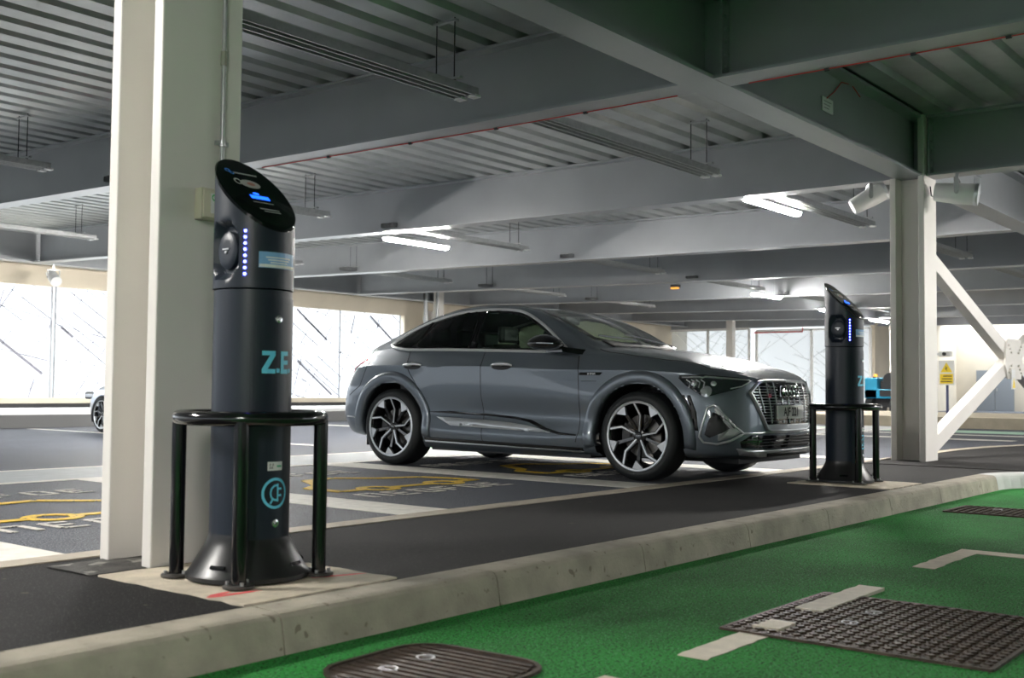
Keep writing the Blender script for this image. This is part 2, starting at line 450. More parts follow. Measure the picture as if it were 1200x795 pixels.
for j, (x0, x1) in enumerate(((2., 14.6), (14.7, 21.5), (21.6, 27.1))):
    root = empty('window_%d' % (j+1), (0,0,0)); root['kind'] = 'structure'
    m = MB()
    for xx in [x0+ (x1-x0)*t/(3 if j == 0 else 2) for t in range(4 if j == 0 else 3)]: m.cyl((xx, YW+.06, .5), (xx, YW+.06, 3.3), .028, 8)
    m.obj('window_frame', M_paint, root)
    m = MB()
    dn = (.55, 1, .8)[j]
    screen_lines(YW+.03, x0, x1, .5, 3.3, R(-33), .30 if j else .42, .018, m, 5+j, .5 if j == 0 else .85, 2.6)
    screen_lines(YW+.03, x0, x1, .5, 3.3, R(-36), 1.5, .045, m, 25+j, .9, 5)
    screen_lines(YW+.03, x0, x1, .5, 3.3, R(57), .40 if j else .55, .017, m, 15+j, .45 if j == 0 else .75, 1.4)
    screen_lines(YW+.03, x0, x1, .5, 3.3, R(74), 1.5, .028, m, 35+j, .8, 3)
    screen_lines(YW+.03, x0, x1, .5, 3.3, R(-12), .9, .018, m, 45+j, .5, 1.2)
    s = m.obj('street_map_print', M_mapline, root); s['kind'] = 'stuff'

# far end wall with white perforated panels
XE = 45.0
m = MB()
m.box((XE, 16.9, -.1), (XE+.2, 27, .14)); m.box((XE, 16.9, 3.62), (XE+.2, 27, 4.9)); m.box((XE, 26.6, 0), (XE+.2, 27, 4)); 
tag(m.obj('wall_end', M_paint), kind='structure')
for j, (y0, y1, zt) in enumerate(((22.45, 26.55, 3.6), (17.0, 22.1, 3.5))):
    root = empty('window_%d' % (4+j)); root['kind'] = 'structure'
    m = MB(); 
    for a, b_ in (((y0,.1),(y0,zt)),((y1,.1),(y1,zt)),((y0,zt),(y1,zt)),((y0,.12),(y1,.12)),(((y0+y1)/2,.1),((y0+y1)/2,zt))):
        m.bar((XE-.03, a[0], a[1]), (XE-.03, b_[0], b_[1]), .10, .10, up=(1,0,0))
    m.obj('window_frame', M_mesh, root)
    m = MB(); rnd = random.Random(8+j)
    for k in range(34):
        a = rnd.choice((R(38), R(-52), R(20), R(-33))); cy, cz = rnd.uniform(y0, y1), rnd.uniform(.3, zt); L = rnd.uniform(.5, 1.6)
        pts = [(cy+cos(a)*t, cz+sin(a)*t) for t in (-L+2*L*q/20 for q in range(21))]
        pts = [p for p in pts if y0 < p[0] < y1 and .12 < p[1] < zt]
        if len(pts) > 1: m.bar((XE-.02, *pts[0]), (XE-.02, *pts[-1]), .02, .07, up=(1,0,0))
    m.obj('lattice', M_lat, root)
    m = MB(); nx, nz = 34, 22; dy = (y1-y0)/nx; dz = (zt-.12)/nz
    m.box((XE+.06, y0, .12), (XE+.065, y1, zt))
    m.obj('panel_sheet', M_sheet, root)
m = MB(); m.box((42.7, 22.1, 0), (42.95, 22.4, 4.2)); tag(m.obj('steel_column', M_column), kind='structure')
# plant room wall and doors far right
XP = 56.
m = MB(); m.box((XP, -9, -.2), (XP+.2, 17.3, 4.3)); m.box((XE+.2, 16.9, -.1), (XP, 17.1, 4.3))
tag(m.obj('wall_far', M_beige), kind='structure')
for j, (y0, y1) in enumerate(((14.25, 15.95), (9.3, 11.2))):
    d = empty('door_%d' % (j+1), (XP, y0, 0)); d['kind'] = 'structure'
    m = MB()
    m.box((-.06, 0, 0), (0, (y1-y0)/2-.01, 1.95)); m.box((-.06, (y1-y0)/2+.01, 0), (0, y1-y0, 1.95)); m.obj('door_leaf', M_door, d)
    m = MB(); m.box((-.11, (y1-y0)/2-.12, .95), (-.06, (y1-y0)/2-.06, 1.1)); m.obj('door_handle', M_silver, d)
# unseen walls behind and beside the camera, openings sized to shape the daylight
m = MB(); m.box((-14.3, -9, -.4), (-14, 26.5, .6)); m.box((-14.3, -9, 2.9), (-14, 26.5, 4.7)); tag(m.obj('wall_back', M_sill), kind='structure')
m = MB(); m.box((-14.3, -9.3, -.4), (15, -9, 4.7)); m.box((15, -9.3, 3.0), (60, -9, 4.7)); tag(m.obj('wall_right', mat('painted blockwork', (.50,.50,.48), .8)), kind='structure')  # unseen; pale tone bounces light onto car front and columns
# ground seen outside
m = MB(); m.box((-120,-120,-1.0),(-16,120,-.9)); m.box((-16,27,-1.0),(160,120,-.9)); m.box((60,-120,-1.0),(160,27,-.9)); m.box((-16,-120,-1.),(60,-14,-.9))
tag(m.obj('ground', mat('pale outside ground', (.16,.16,.15), .9)), kind='structure')
# long raised island on the far side of the cross aisle
m = MB(); m.box((27.3, -9, -.1), (34.5, 13.2, .26)); tag(m.obj('kerb', mat('buff kerb', (.50,.44,.33), .8, var=.2, vscale=2)), kind='structure')
# ---------------------------------------------------------------- charging posts
def on_cyl(mesh_pts, r, az0, zc, c=(0,0)):
    """wrap flat (s, z) drawing to a cylinder: s along the surface, s=0 at azimuth az0"""
    return [(c[0]+r*cos(az0+s/r), c[1]+r*sin(az0+s/r), zc+z) for s, z in mesh_pts]
def wrap_rect(mb, s0, s1, z0, z1, r, az0, m=0, n=8, th=.0015):
    vi = []; vo = []
    for k in range(n+1):
        s = s0+(s1-s0)*k/n; a = az0+s/r
        for z in (z0, z1):
            vo.append(((r+th)*cos(a), (r+th)*sin(a), z)); vi.append((r*cos(a), r*sin(a), z))
    fs = [(2*k, 2*k+2, 2*k+3, 2*k+1) for k in range(n)]
    N = len(vo); edge = [(0,1)]+[(2*k+1, 2*k+3) for k in range(n)]+[(2*n+1, 2*n)]+[(2*k+2, 2*k) for k in reversed(range(n))]
    mb.add(vo+vi, fs+[(a, N+a, N+b_, b_) for a, b_ in edge], m)
def wrap_geo(mb, vs, fs, r, az0, zc, s0=0, m=0, th=.002):
    pts = [(r+th, az0+(s0+x)/r, zc+y) for x, y, z in vs]
    mb.add([(q*cos(a), q*sin(a), z) for q, a, z in pts], fs, m)
AZF = R(-90)           # front (towards the road)
def make_charger(loc, label):
    root = empty('charging_post', loc); tag(root, label, 'charging post', 'charging posts')
    r = .168
    # lower shell
    m = MB(); m.lathe([(r, .05), (r, 1.236), (r-.01, 1.240)], n=64); m.obj('lower_shell', M_charger, root, smooth=True)
    # upper shell, cut at 45 degrees, with a recess for the socket on the -x side
    m = MB(); R2 = .173; K = 96; rows = []
    def ztop(y): return 1.667+y*.97
    nz = 26; vs = []
    for j in range(nz+1):
        for k in range(K):
            a = 2*pi*k/K; x, y = cos(a), sin(a)
            zt = ztop(R2*y)
            z = 1.243+(zt-1.243)*j/nz
            rr = R2
            # octagonal recess
            s = ((a-pi+pi) % (2*pi)-pi)*R2; dz = z-1.405
            e = max(abs(s)/.088, abs(dz)/.122, (abs(s)/.088+abs(dz)/.122)/1.55)
            if e < 1: rr = R2-.045*min(1, (1-e)*6)
            vs.append((rr*x, rr*y, z))
    fs = [(j*K+k, j*K+(k+1)%K, (j+1)*K+(k+1)%K, (j+1)*K+k) for j in range(nz) for k in range(K)]
    m.add(vs, fs); m.lathe([(R2, 1.243), (R2-.02, 1.238)], n=64); up = m.obj('upper_shell', M_charger, root, smooth=True, angle=35)
    # socket lid
    m = MB(); 
    prof = [(0,-.148),(.03,-.149),(.055,-.147),(.066,-.140),(.069,-.130),(.069,-.110)]
    m.lathe([(a, b_) for a, b_ in prof], (0,0,0), 32, 0, 'x'); m.v = [(x, y*.98, 1.405+z*1.22) for x, y, z in m.v]
    lid = m.obj('socket_lid', M_charger, up, smooth=True)
    m = MB(); m.box((-.1535,-.022,1.408),(-.147,.022,1.414)); m.box((-.1535,-.008,1.392),(-.147,.006,1.403)); m.obj('lid_mark', M_silver, lid)
    m = MB(); m.lathe([(.072,-.128),(.078,-.126),(.078,-.118)], (0,0,0), 32, 0, 'x', R(200), R(340)); m.v = [(x, y, 1.395+z*1.25) for x, y, z in m.v]; m.obj('lid_rim', M_silver, lid)
    # slanted control panel
    m = MB(); n = 64
    ring = [((R2+.002)*cos(2*pi*k/n), (R2+.002)*sin(2*pi*k/n)) for k in range(n)]
    top = [(x, y, ztop(y)+.006) for x, y in ring]; low = [(x, y, ztop(y)-.010) for x, y in ring]
    ins = [(x*.965, y*.965, ztop(y*.965)+.012) for x, y in ring]
    m.add(low+top+ins+[(0,0,ztop(0)+.012)], [(k,(k+1)%n,n+(k+1)%n,n+k) for k in range(n)]+[(n+k,n+(k+1)%n,2*n+(k+1)%n,2*n+k) for k in range(n)]+[(2*n+k,2*n+(k+1)%n,3*n) for k in range(n)])
    pan = m.obj('control_panel', M_disc, root, smooth=True, angle=30)
    def slant(mb, pts, fs, lift=.0135):   # pts (x right seen from the road, v up the slope)
        c = cos(R(44.1)); s_ = sin(R(44.1))
        mb.add([(x, v*c, ztop(v*c)+lift) for x, v in pts], fs)
    def srect(mb, x0, x1, v0, v1): slant(mb, [(x0,v0),(x1,v0),(x1,v1),(x0,v1)], [(0,1,2,3)])
    def sell(mb, cx, cv, a, b_, n=24, i=0):
        P = [(cx+a*cos(2*pi*k/n), cv+b_*sin(2*pi*k/n)) for k in range(n)]
        if i:
            Q = [(cx+i*a*cos(2*pi*k/n), cv+i*b_*sin(2*pi*k/n)) for k in range(n)]
            slant(mb, P+Q, [(k,(k+1)%n,n+(k+1)%n,n+k) for k in range(n)])
        else: slant(mb, P, [tuple(range(n))], .0145)
    mb = MB(); sell(mb, 0, .052, .054, .030); sell(mb, -.062, .062, .02, .022, 20, .6); mb.obj('card_reader', mat('pale reader disc', (.45,.46,.44), .4), pan)
    mb = MB(); sell(mb, .004, .052, .022, .012); mb.v = [(x,y,z+.001) for x,y,z in mb.v]; mb.obj('reader_symbol', mat('faded red symbol', (.45,.18,.15), .5), pan)
    mb = MB(); srect(mb, -.050, .052, -.055, -.030); sell(mb, -.008, -.018, .018, .008); mb.obj('display', M_blue, pan)
    for b4 in ((-.05,.075,.122,.133),(-.055,.055,-.083,-.077),(-.045,.06,-.130,-.122),(-.03,.06,-.146,-.138)):
        mb = MB(); srect(mb, *b4); mb.obj('panel_lettering', mat('pale grey print', (.34,.35,.36), .5), pan)
    mb = MB(); sell(mb, -.078, .138, .015, .013, 18, .5); sell(mb, -.062, .122, .012, .010, 16, .5); mb.obj('panel_logo', mat('blue print', (.05,.25,.8), .4), pan)
    # status lights
    azl = R(180+39)
    for k in range(8):
        m = MB(); z = 1.300+k*.0262
        m.lathe([(.0002,.005),(.004,.004),(.0062,0),(.0062,-.004)], n=12)
        M = Matrix.Translation((R2*cos(azl), R2*sin(azl), z)) @ Matrix.Rotation(azl, 4, 'Z') @ Matrix.Rotation(R(90), 4, 'Y')
        m.xf(M).obj('status_light', M_led, up)
    # instruction sticker
    m = MB(); wrap_rect(m, -.100, .100, 1.330, 1.398, R2, AZF+.02); wl = m.obj('instruction_sticker', mat('pale blue sticker', (.22,.42,.72), .35), up)
    m = MB(); wrap_rect(m, -.098, .098, 1.332, 1.345, R2+.001, AZF+.02); 
    for k in range(3): wrap_rect(m, -.07+.01*k, .06-.01*k, 1.372-k*.011, 1.377-k*.011, R2+.001, AZF+.02)
    m.obj('sticker_print', M_white, wl)
    # access door in the lower shell
    m = MB(); az = AZF
    wrap_rect(m, -.135, .135, .16, 1.205, r, az, n=20, th=.004); d = m.obj('access_door', M_charger, root)
    for z in (1.113, .245):
        m = MB(); m.lathe([(.0001,.010),(.007,.010),(.008,.007),(.0165,.006),(.018,0)], n=20)
        m.xf(Matrix.Translation(((r+.004)*cos(az+.0), (r+.004)*sin(az), z)) @ Matrix.Rotation(az, 4, 'Z') @ Matrix.Rotation(R(90), 4, 'Y'))
        m.obj('door_lock', M_chrome, d, smooth=True)
    m = MB()
    def slab(p0, p1, p2, p3, n=6):      # quad p0 p1 p2 p3 cut to n strips along p0-p3
        pts = []
        for k in range(n+1):
            t = k/n
            for a_, b_ in ((p0, p3), (p1, p2)): pts.append((a_[0]+(b_[0]-a_[0])*t, a_[1]+(b_[1]-a_[1])*t, 0))
        wrap_geo(m, pts, [(2*k, 2*k+1, 2*k+3, 2*k+2) for k in range(n)], r+.004, az-.05, .928)
    h = .048
    x0, x1 = -.066, -.004
    slab((x0,h-.019),(x0,h),(x1,h),(x1,h-.019)); slab((x0,-h),(x0,-h+.019),(x1,-h+.019),(x1,-h))
    slab((x0,-h+.019),(x1-.026,h-.019),(x1,h-.019),(x0+.026,-h+.019))
    x0, x1 = .024, .072
    slab((x0,-h),(x0,h),(x0+.019,h),(x0+.019,-h),2)
    for zz in (-h, -.0095, h-.019): slab((x0,zz),(x0,zz+.019),(x1,zz+.019),(x1,zz))
    for s0 in (.002, .078): wrap_rect(m, s0-.008, s0+.008, .884, .902, r+.004, az)
    m.obj('zero_emission_letters', M_cyan, d)
    # plug roundel
    m = MB(); n = 40; zc = .372; P = []; 
    def flat(pts, fs): wrap_geo(m, [(x, y, 0) for x, y in pts], fs, r+.004, az, zc)
    o_ = [(.066*cos(2*pi*k/n), .066*sin(2*pi*k/n)) for k in range(n)]; i_ = [(.054*cos(2*pi*k/n), .054*sin(2*pi*k/n)) for k in range(n)]
    flat(o_+i_, [(k,(k+1)%n,n+(k+1)%n,n+k) for k in range(n)])
    def line(p, q, w_=.009):
        s_ = seg(p, q, w_); flat(s_, [(0,1,2,3)])
    body = [(.012,.034),(-.006,.032),(-.020,.020),(-.025,.0),(-.020,-.018),(-.006,-.028),(.012,-.030)]
    for a, b_ in zip(body[:-1], body[1:]): line(a, b_)
    line((.012,.040),(.012,-.036)); line((.012,.018),(.034,.018)); line((.012,-.010),(.034,-.010)); line((-.012,-.024),(-.026,-.044))
    m.obj('plug_symbol', M_cyan, d)
    m = MB(); wrap_rect(m, -.040, .036, .468, .505, r+.004, az); st = m.obj('test_sticker', M_white, d)
    m = MB(); wrap_rect(m, .006, .03, .482, .490, r+.0055, az); m.obj('sticker_mark', mat('green print', (.1,.45,.25), .5), st)
    m = MB()
    for a_, z_ in ((-.032,.475),(-.022,.475),(-.032,.488),(-.018,.488)): wrap_rect(m, a_, a_+.006, z_, z_+.010, r+.0055, az)
    m.obj('sticker_print', mat('grey print', (.3,.3,.3), .5), st)
    # flared base with slotted skirt
    m = MB(); m.lathe([(.262,.010),(.262,.028),(.250,.040),(.185,.150),(r+.002,.185),(r+.001,.20)], n=64)
    bs = m.obj('base_skirt', M_chbase, root, smooth=True, angle=30)
    for a in (R(-70), R(-20), R(-160), R(110)):
        m = MB(); m.bar((.236*cos(a), .236*sin(a), .066), (.228*cos(a), .228*sin(a), .078), .07, .010, up=(cos(a), sin(a), .6)); m.obj('skirt_slot', M_disc, bs)
    return root
def make_guard(loc, label):
    root = empty('protection_frame', loc); tag(root, label, 'protection frame', 'hoop frames around the charging posts')
    rr = .302; rt_ = .031
    m = MB(); n = 64
    m.tube([(rr*cos(2*pi*k/n), rr*sin(2*pi*k/n), .690) for k in range(n)], .031, 14, closed=True); m.obj('hoop', M_black, root, smooth=True)
    for k in range(4):
        a = R(45+90*k); x, y = rr*cos(a), rr*sin(a)
        m = MB(); m.cyl((x, y, .014), (x, y, .680), rt_, 20); lg = m.obj('leg', M_black, root, smooth=True)
        m = MB(); m.lathe([(.001,.02),(.058,.02),(.064,.016),(.064,.008)], (x, y, 0), 28, caps=True); ft = m.obj('foot_plate', mat('dusty black plate', (.05,.045,.04), .5, var=.3, vscale=30), lg)
        for q in range(3):
            m = MB(); b_ = a+q*2.094+.4; m.cyl((x+.046*cos(b_), y+.046*sin(b_), .018), (x+.046*cos(b_), y+.046*sin(b_), .034), .008, 8)
            m.obj('anchor_bolt', M_galv, ft)
    return root
C1, C2 = (3.085, 3.914), (9.93, 4.00)
make_charger((*C1, .006), 'dark charging post nearest the camera, in front of the cream column')
make_charger((*C2, .006), 'dark charging post farther away, between the car nose and second column')
make_guard((*C1, .006), 'black tubular hoop frame around the nearest charging post')
make_guard((*C2, .006), 'black tubular hoop frame around the farther charging post')

# ---------------------------------------------------------------- fittings on the near column
YF = 4.43
root = empty('junction_box', (3.198, YF, 1.69)); tag(root, 'small cream junction box on the near column behind the charging post', 'junction box')
m = MB(); m.box((-.064,-.055,-.075),(.062,0,.075)); m.obj('box_body', M_cream, root, bevel=.006)
m = MB(); m.box((-.058,-.068,-.068),(.056,-.055,.068)); c_ = m.obj('box_cover', M_cream, root, bevel=.006)
m = MB(); m.box((-.02,-.0695,-.045),(.050,-.068,.05)); s_ = m.obj('box_sticker', M_white, c_)
m = MB(); m.lathe([(.010,-.070),(.016,-.070)], (-.0,0,.03), 16, 0, 'y', R(30), R(330)); m.obj('sticker_logo', mat('green logo', (.05,.4,.12), .5), s_)
root = empty('conduit', (3.275, YF-.015, 0)); tag(root, 'thin galvanised conduit running up the near cream column', 'conduit pipe')
m = MB(); m.cyl((0,0,.9),(0,0,3.42), .011, 12); m.obj('pipe', M_galv, root, smooth=True)
m = MB(); m.cyl((0,0,2.38),(0,0,2.45), .016, 12); m.cyl((0,0,3.30),(0,0,3.34), .016, 12); m.obj('coupling', mat('olive coupling', (.30,.30,.24), .5), root)
for z in (2.00, 3.0):
    m = MB(); m.box((-.035,-.004,z-.010),(.035,.015,z+.010)); m.cyl((-.028,-.014,z),(-.028,0,z), .009, 8); m.cyl((0,0,z-.014),(0,0,z+.014), .017, 12); m.obj('saddle_clip', M_galv, root)

# ---------------------------------------------------------------- lighting channels hung from the deck
def make_channel(L):
    root = empty('hanging_channel')
    for y in (-.085, .085):
        m = MB(); h = .075; w = .042
        for q in (-1, 1): m.box((0, y+q*w-.002, 0), (L, y+q*w+.002, h))
        m.box((0, y-w, h-.004), (L, y+w, h)); 
        for q in (-1, 1): m.box((0, y+q*w-(.012 if q > 0 else 0), -.002), (L, y+q*w+(.012 if q < 0 else 0), .003))
        m.obj('channel_rail', M_galv, root)
        m = MB(); m.box((L-.05, y-w-.004, -.012), (L+.035, y+w+.004, .012)); m.obj('end_cap', M_white, root)
    for x in (.35, L-.32):
        m = MB(); m.box((x-.02, -.20, .085), (x+.02, .20, .105)); m.obj('cross_bracket', M_galv, root)
        m = MB(); m.box((x-.02,-.14,.62),(x+.02,.14,.64)); m.obj('deck_bracket', M_galv, root)
        for y in (-.11, .11):
            m = MB(); m.cyl((x, y, .08), (x, y, .66), .006, 6); m.cyl((x, y, .07), (x, y, .09), .018, 6); m.obj('hanger_rod', M_dark, root)
    return root
def place_channel(proto, x, y, label, first=[True]):
    c = proto if first[0] else copy_tree(proto); first[0] = False
    c.location = (x, y, 3.545+zo(y)); tag(c, label, 'hanging channel', 'hanging lighting channels')
    return c
proto = make_channel(3.9)
xb = [g for g in XG if -3 < g < 44]
words = ['first', 'second', 'third', 'fourth', 'fifth', 'sixth', 'seventh', 'eighth', 'ninth', 'tenth']
rows = [(6.75, 'near row'), (13.70, 'middle row'), (20.3, 'row by the screens')]
vis = {0: [3.16,8.46,13.77,19.07,24.37], 1: [3.16,8.46,13.77,19.07,24.37,29.68,34.99], 2: [3.16,8.46,13.77,19.07,24.37,29.68]}
for ri, (yy, rn) in enumerate(rows):
    for q, xg in enumerate(vis[ri]):
        L0 = {0: .70, 1: .35, 2: 0.}[ri] if q < 1 else {0: .10, 1: -.15, 2: -.35}[ri]
        place_channel(proto, xg+L0, yy, 'grey hanging channel under the deck, %s from the left in the %s' % (words[q], rn))
# lit fluorescent battens; unseen ones added to light columns, brace and beams
def make_lamp():
    root = empty('batten_lamp')
    m = MB(); n = 10; w = .075
    pr = [(-w, 0)]+[(w*cos(pi+pi*k/n), .055*sin(pi+pi*k/n)) for k in range(n+1)]
    m.sweep(lambda i, x: [(x, a, b_) for a, b_ in pr], [0, .02, 1.58, 1.60]); m.obj('diffuser', M_lamp, root, smooth=True)
    m = MB(); m.box((-.02,-.08,0),(1.62,.08,.03)); m.obj('lamp_body', M_white, root, bevel=.005)
    for x in (.3, 1.3):
        m = MB(); m.cyl((x,0,.03),(x,0,.73), .006, 6); m.obj('lamp_bracket', M_galv, root)
    return root
lp = make_lamp(); first = True
for x, y, z, lb in ((13.93, 6.98, 3.50, 'lit lamp batten hanging in front of the second column top'),
                    (13.95, 14.03, 3.50, 'lit lamp batten hanging above the car, left of centre'),
                    (27.7, 13.7, 3.50, 'small lit lamp far away above the car bonnet'),
                    (34.4, 14.6, 3.52, 'small lit lamp far away left of the farther charging post'),
                    (-4.3, -1.0, 3.50, 'added unseen lamp batten overhead behind the camera'), (-.7, 6.98, 3.50, 'added unseen lamp batten off to the left of the near column'),  # unseen lamps added to light the near column and car side
                    (13.93, -.1, 3.50, 'added unseen lamp batten over the green road beyond the frame'), (21.5, -2.1, 3.50, 'added unseen lamp batten over the footway far right'), (9.0, 14.03, 3.50, 'added unseen lamp batten behind the near column, nearer the car'), (13.95, 21.1, 3.50, 'added unseen lamp batten hidden behind the near column'), (27.0, 2.0, 3.50, 'added unseen lamp batten over the far aisle right'),  # out of view, added to light second column, brace and ceiling beams
                    (39.8, 15.0, 3.50, 'small lit lamp far away between charging post and second column')):
    c = lp if first else copy_tree(lp); first = False
    c.location = (x, y, z); tag(c, lb, 'lamp', 'lit ceiling lamps')

# ---------------------------------------------------------------- cross brace
root = empty('cross_brace', (13.98, 4.62, 0)); tag(root, 'white steel cross brace beside the second column', 'cross brace')
A = [(14.02,2.57),(17.80,1.395),(21.84,.14)]; B = [(14.02,.11),(17.80,1.31),(21.84,2.58)]
for (p, q) in ((A[0],A[1]),(A[1],A[2]),(B[0],B[1]),(B[1],B[2])):
    m = MB(); m.bar((p[0]-13.98,0,p[1]),(q[0]-13.98,0,q[1]), .14, .20, up=(0,0,1)); m.v = [(x,y,z) for x,y,z in m.v]; m.obj('brace_arm', M_column, root, bevel=.006)
m = MB(); m.prism([(-.36,-.30),(.36,-.30),(.46,-.12),(.46,.12),(.36,.30),(-.36,.30),(-.46,.12),(-.46,-.12)], -.014, .014)
m.xf(Matrix.Translation((3.82,-.085,1.352)) @ Matrix.Rotation(R(90),4,'X')); gp = m.obj('gusset_plate', M_column, root)
for sx in (-1,1):
    for sz in (-1,1):
        for k in range(3):
            m = MB(); x = 3.82+sx*(.20+.07*k); z = 1.352+sz*(.07+.05*k)+sz*.03
            m.cyl((x,-.125,z),(x,-.095,z), .018, 6); m.obj('bolt', M_column, gp)
root = empty('warning_tag', (17.62, 4.50, .93)); tag(root, 'tiny yellow warning tag hanging below the brace centre', 'tag')
m = MB(); m.box((-.09,-.012,-.03),(.09,0,.26)); m.obj('tag_plate', M_white, root)
m = MB(); m.add([(-.075,-.016,-.01),(.075,-.016,-.01),(0,-.016,.15)],[(0,1,2)]); m.obj('tag_triangle', M_signy, root)

# ---------------------------------------------------------------- loudspeakers
def speaker(loc, label, rz, tilt, s=1., up_=0):
    root = empty('loudspeaker', loc, rz); tag(root, label, 'loudspeaker', 'white loudspeakers')
    m = MB(); m.lathe([(.001,-.20),(.075,-.20),(.085,-.185),(.098,0),(.098,.15)], n=28, axis='x'); m.v = [(x*s,y*s,z*s) for x,y,z in m.v]
    o = m.obj('speaker_body', M_white, root, smooth=True); o.rotation_euler = (0, tilt, 0)
    m = MB(); m.lathe([(.10,.15),(.104,.16),(.10,.185),(.001,.188)], n=28, axis='x'); m.v = [(x*s,y*s,z*s) for x,y,z in m.v]
    m.obj('speaker_grille', M_satin, o, smooth=True)
    m = MB(); hz = up_ if up_ else .24*s; m.box((-.02*s,-.112*s,0),(.02*s,-.102*s,.14*s)); m.box((-.02*s,.102*s,0),(.02*s,.112*s,.14*s)); m.box((-.02*s,-.112*s,.13*s),(.02*s,.112*s,.14*s)); m.box((-.015*s,-.015*s,.14*s),(.015*s,.015*s,hz)); m.cyl((0,-.118*s,.0),(0,-.10*s,.0),.018*s,10); m.obj('speaker_bracket', M_galv, root)
    return root
speaker((13.68, 4.10, 3.23), 'white loudspeaker hanging right of the second column top', R(-78), R(8), 1.3, .245)
speaker((13.80, 5.22, 3.30), 'white tilted loudspeaker just left of the second column top', R(-60), R(-28), 1.2, .175)
speaker((13.9, 25.2, 3.40), 'small loudspeaker far left above the street map screen', R(-100), R(30), 1.3)
m = MB(); m.tube([(13.75,4.44,3.36),(13.72,4.42,3.24),(13.70,4.38,3.22)], .007, 6); tag(m.obj('speaker_cable', M_dark), 'thin dark cable looping from column to loudspeaker', 'cable')

# red linear heat cable along the beam flanges with small clips
def red_cable(pts, label):
    root = empty('red_cable', pts[0]); tag(root, label, 'cable', 'red cables')
    o = Vector(pts[0]); m = MB(); m.tube([Vector(p)-o for p in pts], .006, 6); m.obj('cable_run', M_cable, root)
    for p in pts[1:-1]:
        q = Vector(p)-o; m = MB(); m.cyl(q-Vector((0,.02,0)), q+Vector((0,.02,0)), .018, 8); m.obj('cable_clip', M_dark, root)
    return root
red_cable([(8.605, y, 3.470+zo(y)) for y in (10.8,9.6,8.3,7.1,6.0,5.0)], 'thin red cable along the nearest beam flange')
red_cable([(8.605, y, 3.470) for y in (4.3,3.6,2.9,2.2,1.2)]+[], 'thin red cable running to the top right corner')
m = MB(); m.tube([(11.9,4.60,4.10),(11.7,4.62,4.20),(11.42,4.62,4.16),(11.25,4.63,4.02),(11.05,4.63,3.91)], .006, 6); tag(m.obj('red_cable', M_cable), 'thin red cable drooping to the white label on the girder', 'cable', 'red cables')
root = empty('equipment_label', (11.08, 4.642, 3.84)); tag(root, 'small white label plate on the dark girder', 'label plate')
m = MB(); m.box((-.14,-.012,-.075),(.14,0,.075)); lp_ = m.obj('plate', M_white, root)
m = MB()
for k in range(3): m.box((-.1,-.014,.03-k*.035),(.09-.03*k,-.0125,.038-k*.035))
m.obj('printed_lines', mat('grey print', (.3,.3,.3), .5), lp_)
root = empty('equipment_label', (16.4, 4.642, 3.80)); tag(root, 'small grey label plate on the bright girder at right', 'label plate')
m = MB(); m.box((-.16,-.012,-.12),(.16,0,.12)); m.obj('plate', M_satin, root)

# warning sign on a post
root = empty('warning_sign', (29.5, 9.13, .26)); tag(root, 'yellow and white electrical warning sign on a dark post', 'sign')
m = MB(); m.cyl((0,0,-.02),(0,0,1.32), .035, 12); m.obj('post', mat('dark blue post', (.05,.06,.14), .5), root)
m = MB(); m.box((-.065,-.20,.78),(-.045,.20,1.42)); b_ = m.obj('sign_board', M_white, root)
m = MB(); m.add([(-.068,.15,1.11),(-.068,-.15,1.11),(-.068,0,1.37)],[(0,1,2)]); m.box((-.070,-.165,.82),(-.066,.165,1.07)); y_ = m.obj('yellow_panel', M_signy, b_)
m = MB(); m.add([(-.0705,.03,1.29),(-.0705,-.03,1.21),(-.0705,0,1.21),(-.0705,-.02,1.13),(-.0705,.04,1.22),(-.0705,.01,1.22)],[(0,1,2,3,4,5)])
for k in range(3): m.box((-.0725,-.14,.86+k*.07),(-.0705,.14-.03*k,.885+k*.07))
m.obj('black_print', M_dark, y_)
# camera on the far wall behind the sign
root = empty('security_camera', (29.6, 9.3, 1.85)); tag(root, 'small white security camera above the warning sign', 'camera')
m = MB(); m.box((-.1,-.25,-.07),(.1,.05,.07)); m.obj('camera_housing', M_white, root, bevel=.02)
m = MB(); m.cyl((-.13,-.1,0),(-.09,-.1,0),.05,14); m.obj('camera_lens', M_dark, root)
m = MB(); m.cyl((0,.15,-1.6),(0,.15,.1),.04,12); m.box((-.03,0,-.03),(.03,.17,.03)); m.obj('camera_pole', M_white, root)
# teal machine
root = empty('access_platform', (40, 14.6, 0)); tag(root, 'teal working machine parked far away beside the second column', 'machine')
m = MB(); m.box((-.6,-.75,.62),(.8,.52,.95)); m.box((-.6,.05,.62),(.8,.52,1.36)); m.obj('chassis', M_teal, root, bevel=.03)
m = MB(); m.box((-.4,-.62,.95),(.6,.0,1.25)); m.cyl((-.3,-.3,1.3),(.3,-.3,1.3),.25,14); m.obj('engine', M_dark, root)
m = MB(); m.box((-.64,-.75,.70),(-.6,-.05,.92)); m.obj('louvre_panel', M_dark, root)
m = MB(); m.cyl((-.2,.25,1.36),(-.2,.25,1.50),.07,12); m.obj('beacon', M_amber, root)
m = MB(); m.cyl((-.2,.25,1.34),(-.2,.25,1.40),.10,12); m.obj('beacon_base', M_dark, root)
for sx in (-.4,.55):
    for sy in (-.55,.35):
        m = MB(); m.cyl((sx,sy-.13,.32),(sx,sy+.13,.32),.32,22); m.obj('wheel', M_tyre, root)
m = MB(); m.box((-.35,-.6,.30),(.6,.4,.64)); m.obj('underframe', M_dark, root)
